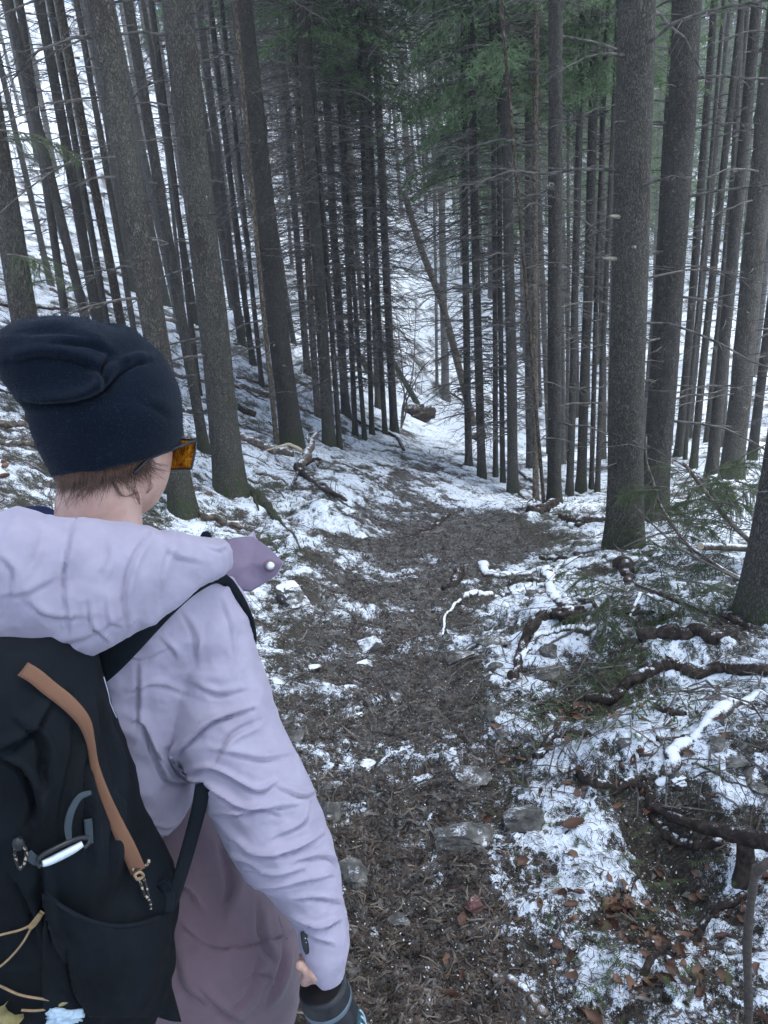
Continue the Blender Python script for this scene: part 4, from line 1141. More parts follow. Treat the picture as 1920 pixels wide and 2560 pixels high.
# ------------------------------------------------------------------ cut spruce boughs
def bough_mesh(seed, L):
    g = np.random.default_rng(seed); bag = Bag(); wood = Bag()
    n = 15; s = np.linspace(0, 1, n)
    ax = np.stack([L * s, .1 * L * np.sin(s * 2.5 + g.uniform(0, 3)), .10 * L * np.sin(s * 3)], 1)
    wood.tube(ax, .006 * (1.1 - s), 5, False)
    for u in np.sort(g.uniform(.06, .99, 30)):
        i = min(int(u * (n - 1)), n - 2); q = ax[i] + (ax[i + 1] - ax[i]) * (u * (n - 1) - i)
        for sg in (-1, 1):
            if g.random() < .25: continue
            l = L * .34 * (1.08 - u) * g.uniform(.4, 1.35) + .03
            d = np.array([g.uniform(.3, .9), sg * g.uniform(.4, .9), g.uniform(-.7, .2)]); d /= np.linalg.norm(d)
            m = int(l / .011) + 4; t = np.linspace(.05, 1, m)
            C = q + d * (t * l)[:, None]; C[:, 2] -= .4 * l * t * t; C[:, 0] += g.uniform(-.1, .2) * l * t * t
            wood.tube([q, C[m // 2], C[-1]], [.0022, .0016, .0008], 3, False)
            k = 6
            c = np.repeat(C, k, 0); v = d * .55 + g.standard_normal((len(c), 3)) * [.5, .5, .4]; v /= np.linalg.norm(v, axis=1, keepdims=True)
            o = np.cross(v, g.standard_normal((len(c), 3))); o /= np.linalg.norm(o, axis=1, keepdims=True)
            V = np.stack([c - o * .0013, c + o * .0013, c + v * .017], 1).reshape(-1, 3)
            bag.add(V, None, np.arange(len(V)).reshape(-1, 3))
    return bag.mesh('needles', M_NEEDLEN, False), wood.mesh('twig_wood', M_DEAD, False)
BOUGHS = [bough_mesh(60 + k, .62) for k in range(5)]
BL = [
 (1600,1300,.32,'a','green bough propped against the foot of the largest trunk'),
 (1640,1330,.25,'b','green bough hanging between the two largest trunks'),
]
g = np.random.default_rng(21)
for k in range(52):
    if k < 40: px, py, hh = g.uniform(1640, 1870), g.uniform(1220, 1420), g.uniform(.02, .62)
    else: px, py, hh = g.uniform(1480, 1830), g.uniform(1430, 1540), g.uniform(.0, .06)
    if py < 1300 and px < 1640: px += 90
    q = hit(px, py + hh * 120)
    z = float(surf(q[0], q[1])[0])
    o = empty('spruce_bough', (q[0], q[1], z + hh + .03), None, 'bough', 'cut spruce boughs heaped right of the trail', (g.normal(0, .5) * (1 if k < 40 else .3), g.normal(.35, .35) * (1 if k < 40 else .2), g.uniform(0, 6.28)))
    o['label'] = 'green spruce bough in the heap behind the snowy bank at right' if k < 40 else 'flat green spruce bough spread on the snow below the heap'
    if k >= 40: o['group'] = 'flat spruce boughs below the heap'
    a, b = BOUGHS[k % 5]; sc = g.uniform(.6, 1.0)
    for nm, me in (('needles', a), ('twig_wood', b)):
        c = link(nm, me, o); c.scale = (sc,) * 3
# living twigs hanging into view at the far right edge
for k, (px, py, dep, lab) in enumerate([(1905,1110,5.6,'green spruce twig reaching in from the right edge, upper one'), (1915,1170,5.2,'green spruce twig reaching in from the right edge, lower one'), (-10,330,4.2,'blurred pale green twig reaching in at the upper left edge'), (0,640,4.0,'fine twig reaching in at the left edge above the beanie')]):
    o = empty('spruce_twig', pt(px, py, dep), lab, 'branch', None, (g.normal(0, .3), .4, math.pi + g.normal(0, .4) if px > 900 else g.normal(0, .4)))
    a, b = BOUGHS[k % 5]
    for nm, me in (('needles', a), ('twig_wood', b)):
        c = link(nm, me, o); c.scale = (.8,) * 3

# small green sprigs broken off and lying on the snow
bag = Bag()
for k in range(260):
    r = math.exp(g.uniform(math.log(1.3), math.log(7))); az = R_(g.uniform(4, 31)); x, y = r * math.sin(az), r * math.cos(az)
    if path_dist(np.array([x]), np.array([y]))[0] < .9: continue
    z = float(surf(x, y)[0]) + .006; a = g.uniform(0, 6.28); l = g.uniform(.04, .11); m = 26
    t = np.repeat(np.linspace(0, 1, m // 2), 4); d = np.array([math.cos(a), math.sin(a), 0]); sd = np.array([-d[1], d[0], 0])
    c = np.array([x, y, z]) + d * (t * l)[:, None]; sg = np.where(np.arange(len(t)) % 2, 1, -1)[:, None]
    v = d * .6 + sd * sg * .8 + g.normal(0, .25, (len(t), 3)); v /= np.linalg.norm(v, axis=1, keepdims=True)
    o2 = np.cross(v, [0, 0, 1]); V = np.stack([c - o2 * .0012, c + o2 * .0012, c + v * .014], 1).reshape(-1, 3)
    bag.add(V, None, np.arange(len(V)).reshape(-1, 3))
tag(link('needle_sprigs', bag.mesh('needle_sprigs', M_NEEDLEN, False)), 'tiny green needle sprigs dropped on the snow at right', 'litter', kind='stuff')

# ------------------------------------------------------------------ fallen leaves and cones
def leaf_mesh(seed, L):
    g = np.random.default_rng(seed); n = 7; u = np.linspace(0, 1, n); w = .34 * np.sin(np.pi * u ** .85) ** .8 + .01
    cu = g.uniform(-1.6, 1.6); tw = g.uniform(-1.2, 1.2); fo = g.uniform(.2, 1.5)
    V = []
    for i in range(n):
        for s in (-1, -.5, 0, .5, 1):
            V.append([L * (u[i] - .5), L * w[i] * s * (1 - .25 * abs(fo) * abs(s)) * (1 + .18 * math.sin(i * 2.4 + seed * s)), L * (cu * .22 * (u[i] - .5) ** 2 * 4 + fo * .26 * s * s * w[i] * 2 + tw * .2 * s * u[i])])
    Q = [(i * 5 + j, i * 5 + j + 1, i * 5 + j + 6, i * 5 + j + 5) for i in range(n - 1) for j in range(4)]
    return V, Q
def m_leaf(name, a, b):
    t = NT(name); r = t.rand(); n = t.noise(t.coord('Object'), 60, 4)
    c = t.mix(r, a, b); c = t.mix(t.math('MULTIPLY', n, .6), c, tuple(.4 * x for x in a))
    return t.done(c, .55, t.bump(n, .4, .002))
M_LEAF = m_leaf('dry_leaf', (0.10, 0.038, 0.02), (0.28, 0.165, 0.10))
LM = []
for k in range(10):
    V, Q = leaf_mesh(k, 1.0); LM.append(mesh_np('leaf', V, np.array(Q), M_LEAF, True))
g = np.random.default_rng(31); cnt = 0
CL = [(1450,1775,38,12,10),(1475,1945,45,18,9),(1530,2230,50,30,8),(1640,2290,80,40,14),(1560,2290,70,30,8),(1500,2410,160,60,10),(1750,2250,120,90,10),(1270,1850,30,30,5),(1590,1925,40,25,6),(1530,2000,90,40,6),(1400,1900,140,60,8),(1700,1700,160,110,8),(1480,1790,60,20,7),(1290,1720,20,25,3),(1640,2480,180,50,10),(1330,2150,160,80,5),(1120,1540,120,60,5),(1210,2360,100,60,4),(1600,1850,120,40,8),(1800,2440,90,80,8)]
for cx_, cy_, sx_, sy_, n_ in CL:
    for k in range(int(n_ * 1.7)):
        px, py = g.normal(cx_, sx_), g.normal(cy_, sy_); q = hit(px, py)
        if q is None: continue
        o = link('leaf', LM[g.integers(10)], GROUND, (q[0], q[1], float(surf(q[0], q[1])[0]) + .008))
        s = g.uniform(.024, .056); o.scale = (s, s, s); o.rotation_euler = (g.normal(0, .45), g.normal(0, .45), g.uniform(0, 6.28))
def cone(px, py, lab, seed):
    q = ground_pt(px, py); g = np.random.default_rng(seed); bag = Bag(); L = .07
    for i in range(14):
        u = i / 13; rr = .011 * math.sin(math.pi * (u * .9 + .08)) + .003
        for j in range(9):
            a = j / 9 * 6.283 + i * .35; c = np.array([L * (u - .5), rr * math.cos(a), rr * math.sin(a)]); ou = np.array([.5, math.cos(a), math.sin(a)])
            sd = np.array([0, -math.sin(a), math.cos(a)]); bag.add([c - sd * .005, c + ou * .009 + [.004, 0, 0], c + sd * .005, c - [.008, 0, 0]], None, [[0, 1, 2], [0, 2, 3]])
    o = link('pine_cone', bag.mesh('pine_cone', M_LEAF, False), None, (q[0], q[1], q[2] + .015)); o.rotation_euler = (0, .1, g.uniform(0, 3.1)); tag(o, lab, 'cone', 'spruce cones on the snow')
for k, (a, b, lab) in enumerate([(12,1163,'reddish spruce cone at the left edge, the highest of three'),(18,1184,'reddish spruce cone at the left edge, the middle of three'),(14,1205,'spruce cone lying steeply at the left edge, lowest of three'),(1432,2072,'spruce cone in the smooth snow beside the large boulder'),(520,1243,'spruce cone between the two grey spruce feet'),(1505,1800,'spruce cone beside the brown leaf heap')]):
    cone(a, b, lab, k)

# ------------------------------------------------------------------ the misty air between the trees
def haze(dens=0.006):
    me = bpy.data.meshes.new('haze'); x0, x1, y0, y1, z0, z1 = -128, 128, -128, 128, -40, 66
    V = [(x, y, z) for z in (z0, z1) for y in (y0, y1) for x in (x0, x1)]
    me.from_pydata(V, [], [(0,2,3,1),(4,5,7,6),(0,1,5,4),(2,6,7,3),(0,4,6,2),(1,3,7,5)])
    m = bpy.data.materials.new('haze'); m.use_nodes = True; n = m.node_tree.nodes; n.remove(n['Principled BSDF'])
    v = n.new('ShaderNodeVolumePrincipled'); v.inputs['Color'].default_value = (0.92, 0.96, 1.0, 1); v.inputs['Density'].default_value = dens; v.inputs['Anisotropy'].default_value = 0.3
    m.node_tree.links.new(v.outputs[0], n['Material Output'].inputs['Volume']); me.materials.append(m)
    o = link('haze', me); o['kind'] = 'stuff'; o['label'] = 'thin cold mist hanging in the forest air'
    return o
haze(0.0044)
# ------------------------------------------------------------------ the hiker
from mathutils.bvhtree import BVHTree
U = 1920 / 1659.0
def dist_depth(y, R):
    """camera depth of a point seen at row y (1659-wide scale) and standing R metres ahead"""
    a = PITCH + math.atan((y - 1106) / 1600.0)
    return R * math.cos(PITCH) + R * math.tan(a) * math.sin(PITCH)
def pq(x, y, R):
    return pt(x * U, y * U, dist_depth(y, R))
def pd(x, y, d):
    return pt(x * U, y * U, d)
def sp1(a, m): return spline(np.asarray(a, float)[:, None], m)[:, 0]

def loft(C, A, TH, N=72, M=90, ex=2.2, cap=True):
    """closed surface through rings: centres C, half-width vectors A, half thicknesses TH"""
    C = spline(C, M); A = spline(A, M); TH = sp1(TH, M)
    T_ = np.gradient(C, axis=0); T_ /= np.linalg.norm(T_, axis=1, keepdims=True)
    B = np.cross(T_, A); B /= np.linalg.norm(B, axis=1, keepdims=True)
    a = np.linspace(0, 2 * math.pi, N, endpoint=False)
    ca = np.sign(np.cos(a)) * np.abs(np.cos(a)) ** (2 / ex); sa = np.sign(np.sin(a)) * np.abs(np.sin(a)) ** (2 / ex)
    V = C[:, None] + A[:, None] * ca[None, :, None] + B[:, None] * (sa[None, :, None] * TH[:, None, None])
    V = V.reshape(-1, 3)
    i = np.arange(M - 1)[:, None] * N; j = np.arange(N)[None]; j2 = (j + 1) % N
    Q = np.stack([i + j, i + j2, i + N + j2, i + N + j], -1).reshape(-1, 4)
    Tt = np.zeros((0, 3), int)
    if cap:
        c0 = len(V); V = np.vstack([V, C[0], C[-1]]); b = (M - 1) * N
        Tt = np.array([(c0, (k + 1) % N, k) for k in range(N)] + [(c0 + 1, b + k, b + (k + 1) % N) for k in range(N)])
    return V, Q, Tt
def loft_px(rings, **k):
    """rings: (left x, left y, right x, right y, distance, half thickness)"""
    C, A, TH = [], [], []
    for lx, ly, rx, ry, R, th in rings:
        a, b = pq(lx, ly, R), pq(rx, ry, R)
        C.append((a + b) / 2); A.append((b - a) / 2); TH.append(th)
    return loft(C, A, TH, **k)
def loft_round(P, r, N=24, M=60, flat=1.0):
    P = np.array(P, float); A = []
    for i in range(len(P)):
        t = P[min(i + 1, len(P) - 1)] - P[max(i - 1, 0)]; t /= np.linalg.norm(t)
        x = np.array([1.0, 0, 0]); x = x - t * t.dot(x)
        if np.linalg.norm(x) < .3: x = np.array([0, 1.0, 0]); x = x - t * t.dot(x)
        A.append(x / np.linalg.norm(x) * r[i])
    return loft(P, A, [q * flat for q in r], N=N, M=M, ex=2)

def remesh(parts, voxel, smooth=2, name='m'):
    b = Bag()
    for p in parts: b.add(*p)
    me = b.mesh(name + '_src', None)
    o = bpy.data.objects.new(name + '_tmp', me); COL.objects.link(o)
    m = o.modifiers.new('r', 'REMESH'); m.mode = 'VOXEL'; m.voxel_size = voxel
    if smooth:
        s = o.modifiers.new('s', 'SMOOTH'); s.factor = .5; s.iterations = smooth
    dg = bpy.context.evaluated_depsgraph_get(); e = o.evaluated_get(dg)
    out = bpy.data.meshes.new_from_object(e); bpy.data.objects.remove(o, do_unlink=True); bpy.data.meshes.remove(me)
    out.name = name
    for p in out.polygons: p.use_smooth = True
    return out
def co(me): a = np.zeros(len(me.vertices) * 3, np.float32); me.vertices.foreach_get('co', a); return a.reshape(-1, 3).astype(float)
def nrm(me): a = np.zeros(len(me.vertices) * 3, np.float32); me.vertices.foreach_get('normal', a); return a.reshape(-1, 3).astype(float)
def setco(me, V): me.vertices.foreach_set('co', V.astype(np.float32).ravel()); me.update()

def fold_field(V, Nn, folds):
    """cloth folds: a raised lip beside a groove, along polylines; returned as offset along the normal"""
    px, py, dp = project(V); px = px / U; py = py / U
    vd_ = V / np.linalg.norm(V, axis=1, keepdims=True)
    face = sstep(-.05, .35, -(Nn * vd_).sum(1))
    out = np.zeros(len(V))
    for pts, amp, w in folds:
        P = spline(np.array(pts, float), 6 * len(pts)); best = np.full(len(V), 1e9); sg = np.ones(len(V)); tt = np.zeros(len(V)); n = len(P) - 1
        for i in range(n):
            ax, ay = P[i]; dx, dy = P[i + 1] - P[i]; L2 = dx * dx + dy * dy + 1e-9
            t = np.clip(((px - ax) * dx + (py - ay) * dy) / L2, 0, 1)
            ex, ey = px - ax - t * dx, py - ay - t * dy; d = np.hypot(ex, ey); k = d < best
            best = np.where(k, d, best); sg = np.where(k, np.sign(dx * ey - dy * ex), sg); tt = np.where(k, (i + t) / n, tt)
        d = best * sg / (w * .72); env = np.sin(np.pi * np.clip(tt * .92 + .04, 0, 1)) ** .6
        out += amp * env * (np.exp(-((d + .75) / .95) ** 2) - 1.25 * np.exp(-((d - .45) / .45) ** 2))
    return out * face

def crumple(V, s1=11., s2=30., a1=.006, a2=.0022, seed=0, an=1.0):
    u = V[:, 0] * .8 + V[:, 1] * .6; v = V[:, 2] + V[:, 1] * .3
    w = (fbm(u * 5, v * 5, 2, seed + 5) - .5) * 2.0
    n1 = fbm(u * s1 + w + 40, v * s1 * an + w + 40, 3, seed, .5, True) - .62
    n2 = fbm(u * s2 + w * 2 + 9, v * s2 * an + 9, 2, seed + 3, .5, True) - .62
    return a1 * n1 + a2 * n2

def worley(x, y, seed):
    xi = np.floor(x); yi = np.floor(y); r = np.random.default_rng(seed).random((64, 64, 2)); f1 = np.full(x.shape, 9.); f2 = np.full(x.shape, 9.)
    for dx in (-1, 0, 1):
        for dy in (-1, 0, 1):
            cx = xi + dx; cy = yi + dy; j = r[cx.astype(int) & 63, cy.astype(int) & 63]
            d = np.hypot(cx + j[..., 0] - x, cy + j[..., 1] - y); f2 = np.minimum(f2, np.maximum(d, f1)); f1 = np.minimum(f1, d)
    return f1, f2
def facets(V, s, amp, seed, an=.6, ang=.5):
    """crisp planes of a stiff crumpled shell fabric"""
    u0 = V[:, 0] * .85 + V[:, 1] * .5; v0 = V[:, 2] + V[:, 1] * .25
    u = u0 * math.cos(ang) - v0 * math.sin(ang); v = u0 * math.sin(ang) + v0 * math.cos(ang)
    w = (fbm(u * 9, v * 9, 2, seed) - .5) * .9; f1, f2 = worley(u * s + w, v * s * an + w, seed); g1, g2 = worley(u * s * 2.1 + 3 + w, v * s * 2.1 * an + w, seed + 1)
    return amp * ((f1 - .45) * 1.0 + (g1 - .45) * .4) * sstep(.25, .65, fbm(u * 6 + 3, v * 6, 2, seed + 4) + .12)

def m_fabric(name, c, weave=900., rough=.75, sheen=.2, var=.07, bd=.0006, spec=.3):
    t = NT(name); P = t.pos(); n = t.noise(P, 14, 4); f = t.noise(P, weave, 2, .8); g2 = t.noise(P, 70, 4, .7)
    col = t.mix(t.smooth(n, .3, .7), tuple(x * (1 - var) for x in c), tuple(x * (1 + var) for x in c))
    m = t.done(col, rough, t.bump(t.math('ADD', f, t.math('MULTIPLY', g2, 1.6)), .5, bd), Specular_IOR_Level=spec)
    t.b.inputs['Sheen Weight'].default_value = sheen; t.b.inputs['Sheen Roughness'].default_value = .5
    return m
M_LILAC = m_fabric('lilac_fabric', (0.375, 0.34, 0.425), sheen=.1)
M_LILACD = m_fabric('lilac_lining', (0.19, 0.15, 0.215), sheen=.05)
M_MAUVE = m_fabric('mauve_fabric', (0.145, 0.098, 0.118), var=.1)
M_KNIT = m_fabric('navy_knit', (0.004, 0.008, 0.016), weave=420., rough=.95, sheen=.06, var=.15, bd=.0018, spec=.08)
M_PACK = m_fabric('pack_fabric', (0.003, 0.005, 0.0075), rough=.75, sheen=.0, var=.3, bd=.0007, spec=.18)
M_STRAP = m_fabric('pack_webbing', (0.006, 0.009, 0.013), weave=500., rough=.75, sheen=.0, bd=.001, spec=.15)
M_PANTS = m_fabric('pink_trousers', (0.50, 0.24, 0.27))
M_BOOT = m_plain('boot_leather', (0.05, 0.04, 0.035), .7)
def m_skin():
    t = NT('skin'); n = t.noise(t.pos(), 35, 4); c = t.mix(t.smooth(n, .3, .7), (0.50, 0.30, 0.235), (0.60, 0.385, 0.31))
    m = t.done(c, .5, t.bump(t.noise(t.pos(), 500, 2), .25, .0005), Subsurface_Weight=.2, Subsurface_Scale=.01); t.b.inputs['Subsurface Radius'].default_value = (1, .4, .25); return m
M_SKIN = m_skin()
M_HAIR = m_plain('brown_hair', (0.17, 0.10, 0.066), .5, .5, 50)
M_METAL = m_plain('silver_metal', (0.75, 0.76, 0.78), .3, .05, 30, 0, Metallic=.9)
M_WHITEBAR = m_plain('anodised_white', (0.62, 0.70, 0.76), .35, .05, 30, 0, Metallic=.25)
M_BLACKP = m_plain('black_plastic', (0.012, 0.013, 0.015), .35, .2)

BX = pq(165, 1400, .92)                     # middle of her back
gz = float(surf(BX[0], .95)[0])
person = empty('person', (BX[0], .95, gz), 'woman seen from behind in a navy beanie and lilac jacket, holding a water bottle', 'person')
def wear(name, me, mat=None, parent=None, kids=()):
    if mat: me.materials.clear(); me.materials.append(mat)
    o = link(name, me); p = parent or person
    child_world(o, p) if p is person or p.parent is None else None
    return o
def to_child(o, p):
    bpy.context.view_layer.update(); o.parent = p; o.matrix_parent_inverse = p.matrix_world.inverted(); return o

# --- skin: head, neck, hands and the body under the clothes as one surface
HC = pq(243, 962, 1.045)
def head_part():
    V, Tt = icos(6)
    V = V.copy(); x, y, z = V[:, 0].copy(), V[:, 1].copy(), V[:, 2].copy()
    X, Y, Z = x * .074, y * .092, z * .112                      # face looks along +Y
    low = np.clip(-z, 0, 1)
    X *= 1 - .26 * low ** 1.4; Y = np.where(y > 0, Y * (1 - .05 * low), Y * (1 - .45 * low ** 1.2))
    Z = Z - .012 * low * np.clip(y, 0, 1)
    f = np.clip(y, 0, 1) ** 1.5
    gs = lambda cx, cz, sx, sz: np.exp(-((x - cx) / sx) ** 2 - ((z - cz) / sz) ** 2) * f
    Y += .022 * gs(0, -.18, .10, .16) * 1.0 + .010 * gs(0, -.05, .07, .2)      # nose
    Y -= .011 * (gs(.36, .02, .17, .11) + gs(-.36, .02, .17, .11))             # eye sockets
    Y += .006 * (gs(.36, .0, .10, .06) + gs(-.36, .0, .10, .06))
    Y += .006 * gs(0, -.42, .2, .05) + .006 * gs(0, -.52, .18, .05) - .004 * gs(0, -.47, .25, .02)   # lips
    Y += .008 * gs(0, -.78, .2, .12)                                          # chin
    X += np.sign(x) * .004 * np.exp(-((np.abs(x) - .75) / .3) ** 2 - ((z + .12) / .25) ** 2) * f
    P = np.stack([X, Y, Z], 1)
    yaw = R_(-30); c, s = math.cos(yaw), math.sin(yaw)
    Rz_ = np.array([[c, -s, 0], [s, c, 0], [0, 0, 1]]); a = R_(-6); Ry = np.array([[math.cos(a), 0, math.sin(a)], [0, 1, 0], [-math.sin(a), 0, math.cos(a)]])
    P = P @ Ry.T @ Rz_.T
    return P + HC, None, Tt, Rz_ @ Ry
hp = head_part(); HROT = hp[3]
def H(x, y, z): return HC + HROT @ np.array([x, y, z])
neck = loft_px([(112,1190,322,1195,.97,.062),(122,1130,305,1140,.99,.056),(128,1080,300,1085,1.0,.056),(140,1020,310,1020,1.02,.06),(170,960,300,960,1.04,.05)], N=48, M=40)
# shoulders, arms
W_R = pq(704, 2066, .745); E_R = pq(582, 1765, .83); S_R = pq(450, 1360, .932)
W_L = np.array([BX[0] - .33, .98, W_R[2] + .02]); E_L = np.array([BX[0] - .30, .92, E_R[2] + .05]); S_L = np.array([BX[0] - .20, .97, S_R[2]])
armR = loft_round([S_R, (S_R + E_R) / 2, E_R, (E_R + W_R) / 2, W_R], [.045, .040, .031, .025, .019], M=50)
armL = loft_round([S_L, (S_L + E_L) / 2, E_L, (E_L + W_L) / 2, W_L], [.045, .042, .036, .034, .024], M=50)
tors = loft([pq(210, 1180, .97), pq(190, 1260, .96), pq(175, 1500, .95), pq(180, 1750, .95), pq(185, 1900, .94)], [np.array([.05, 0, 0]), np.array([.15, 0, 0]), np.array([.15, 0, 0]), np.array([.13, 0, 0]), np.array([.17, 0, 0])], [.05, .07, .10, .09, .11], N=40, M=50)
# bottle position first: the hand closes on it
BT = pq(695, 2126, .74)                     # middle of the cap's top
BR = .036
def fingers(wr, bt, side):
    """palm laid over the bottle shoulder, four fingers down its far side, thumb down the near side"""
    out = []
    ax = (bt - wr); ax /= np.linalg.norm(ax)
    f = np.array([0, 1.0, 0]); r = np.array([float(side), 0, 0])
    palm = [wr, wr * .4 + bt * .6 + [0, 0, .012], bt + [0, .004, .016], bt + f * .022 + [0, 0, .012]]
    A = [r * .020, r * .023, r * .027, r * .028]
    out.append(loft(palm, A, [.016, .013, .012, .010], N=24, M=24))
    for k, (o_, l, tr) in enumerate([(-.026, .062, .0076), (-.009, .070, .0082), (.008, .066, .008), (.023, .054, .0068)]):
        b = bt + r * o_ + f * .024 + [0, 0, .012]
        P = [b - f * .012, b + f * .010, b + f * (.020) + [0, 0, -.012], b + f * .018 + [0, 0, -.45 * l - .01], b + f * .008 + [0, 0, -l]]
        out.append(loft_round(P, [tr * 1.1, tr * 1.1, tr * 1.05, tr, tr * .8], N=14, M=26))
    s = -side
    b = wr * .3 + bt * .7
    tip = pq(644, 2085, .715) if side > 0 else bt + r * s * .05 - f * .02 + [0, 0, -.03]
    P = [b + r * s * .012, b + (tip - b) * .35 + [0, 0, .006], b + (tip - b) * .7 + [0, 0, .006], tip]
    out.append(loft_round(P, [.011, .0095, .008, .0062], N=16, M=26))
    if side > 0:    # index finger curled along the rim below the cuff
        P = [bt + r * -.022 + [0, -.002, .012], pq(668, 2103, .712), pq(688, 2115, .708)]
        out.append(loft_round(P, [.0085, .0075, .0062], N=14, M=20))
    return out
hand = fingers(W_R, BT, 1); handL = fingers(W_L, W_L + np.array([0, .02, -.085]), -1)
legs = []
for s, ft in ((-1, .10), (1, -.12)):
    hx = BX[0] + .02 + .085 * s; zt = pq(180, 1960, .93)[2]; an = float(surf(hx, .95 + ft)[0])
    legs.append(loft_round([(hx, .95, zt + .06), (hx + .01 * s, .95 + ft * .3, zt * .55 + an * .45), (hx + .01 * s, .95 + ft * .6, zt * .3 + an * .7), (hx, .95 + ft, an + .07)], [.085, .062, .052, .038], M=40))
body = remesh([(hp[0], None, hp[2]), neck, armR, armL, tors] + hand + handL + legs, .0032, 2, 'body')
wear('body', body, M_SKIN)
thumb_nail = None

# --- jacket
torso_rings = [(130,1160,315,1160,.975,.055),(20,1195,400,1195,.965,.075),(-85,1240,470,1232,.95,.095),(-125,1310,490,1300,.935,.115),(-130,1430,478,1425,.93,.125),(-115,1560,452,1560,.925,.13),(-105,1660,436,1645,.92,.138),(-100,1770,432,1708,.92,.15)]
slv = [(395,1262,500,1258,.945,.055),(368,1325,535,1318,.94,.07),(356,1420,556,1412,.925,.075),(362,1530,588,1510,.90,.075),(384,1612,618,1590,.88,.075),(424,1688,655,1665,.855,.075),(455,1765,697,1758,.83,.073),(500,1838,727,1850,.81,.07),(550,1912,746,1932,.79,.064),(602,1970,757,1992,.77,.056),(634,2012,760,2040,.755,.05),(655,2056,756,2078,.745,.044),(672,2085,748,2098,.742,.036)]
PL = [S_L + [.03, 0, .04], S_L, (S_L + E_L) / 2, E_L, (E_L + W_L) / 2, W_L + [0, 0, .0]]
jk = remesh([loft_px(torso_rings, N=96, M=110, ex=2.4), loft_px(slv, N=72, M=140, ex=2.1), loft_round(PL, [.05, .085, .08, .075, .07, .05], N=40, M=80)], .0034, 2, 'jacket')
V, Nn = co(jk), nrm(jk)
FOLDS = [
 ([(383,1626),(415,1594),(460,1558),(540,1532)],.010,11), ([(400,1668),(460,1664),(550,1709),(592,1694)],.008,10),
 ([(428,1688),(480,1724),(530,1748),(630,1742)],.008,10), ([(455,1762),(510,1762),(560,1748),(600,1760)],.007,9),
 ([(500,1822),(550,1846),(630,1838),(695,1806)],.009,11), ([(530,1880),(590,1890),(650,1880)],.006,9),
 ([(556,1922),(610,1916),(710,1892)],.007,10), ([(628,1990),(690,2004),(735,1990)],.009,9), ([(660,2020),(720,2042)],.006,9),
 ([(590,1812),(650,1780),(668,1736)],.006,10), ([(470,1620),(560,1640),(625,1630)],.005,12), ([(560,1560),(500,1590),(470,1640)],.006,12),
 ([(297,1560),(312,1570),(345,1655),(372,1690),(420,1690)],.010,12), ([(318,1580),(335,1620),(362,1650)],.007,9), ([(300,1440),(300,1500),(298,1565)],.005,11),
 ([(350,1380),(370,1400),(380,1420)],.004,10), ([(400,1330),(420,1370),(425,1430)],.005,12), ([(480,1300),(500,1350),(505,1410)],.004,10), ([(420,1480),(470,1500),(530,1490)],.004,12),
 ([(240,1400),(300,1425),(360,1400)],.004,10), ([(270,1500),(330,1480),(400,1500)],.004,12), ([(310,1780),(370,1790),(420,1740)],.004,7), ([(312,1795),(370,1806),(425,1752)],.003,5),
 ([(600,1700),(650,1720),(680,1712)],.005,9), ([(450,1850),(520,1860),(560,1880)],.005,10), ([(640,1860),(700,1850),(735,1870)],.006,9), ([(620,1950),(680,1940),(740,1950)],.006,9),
 ([(380,1610),(372,1640),(392,1668),(420,1690)],.014,10),
]
V = V + Nn * (fold_field(V, Nn, FOLDS) + facets(V, 15, .012, 301, .7, -.3) + crumple(V, 9, 26, .005, .002, 300, 1.3) + crumple(V, 60, 90, .0012, .0006, 305))[:, None]
setco(jk, V)
wear('jacket', jk, M_LILAC)
BV_J = BVHTree.FromPolygons([tuple(v) for v in V], [tuple(p.vertices) for p in jk.polygons])

coat_rings = [(-80,1640,408,1630,.92,.10),(-95,1740,425,1720,.92,.118),(-130,1830,515,1815,.918,.148),(-150,1910,590,1905,.91,.165),(-165,1990,640,1990,.90,.17),(-172,2060,655,2062,.895,.172),(-165,2130,652,2130,.89,.17),(-150,2185,640,2178,.888,.165),(-140,2215,618,2205,.887,.155)]
ct = remesh([loft_px(coat_rings, N=110, M=100, ex=2.3)], .0045, 2, 'coat_skirt')
V, Nn = co(ct), nrm(ct)
FC = [([(385,1905),(415,1935),(440,1975)],.008,6), ([(375,1985),(430,2030),(480,2045),(560,2036),(640,2010)],.005,7), ([(360,1880),(400,1930)],.006,10), ([(480,1830),(500,1900),(490,1960)],.006,22), ([(560,1960),(570,2030),(600,2080)],.005,16),
      ([(430,2130),(480,2180),(520,2200)],.006,14), ([(380,2060),(400,2130),(450,2170)],.006,18), ([(560,2080),(540,2150),(500,2190)],.005,16), ([(620,2040),(610,2100),(580,2160)],.006,14), ([(340,1860),(360,1900),(380,1920)],.01,10), ([(600,2120),(560,2110),(520,2120)],.004,10)]
V = V + Nn * (fold_field(V, Nn, FC) + facets(V, 6, .008, 341, .5, 1.2) + crumple(V, 6, 18, .005, .0015, 340, .7))[:, None]
setco(ct, V); wear('coat_skirt', ct, M_MAUVE)

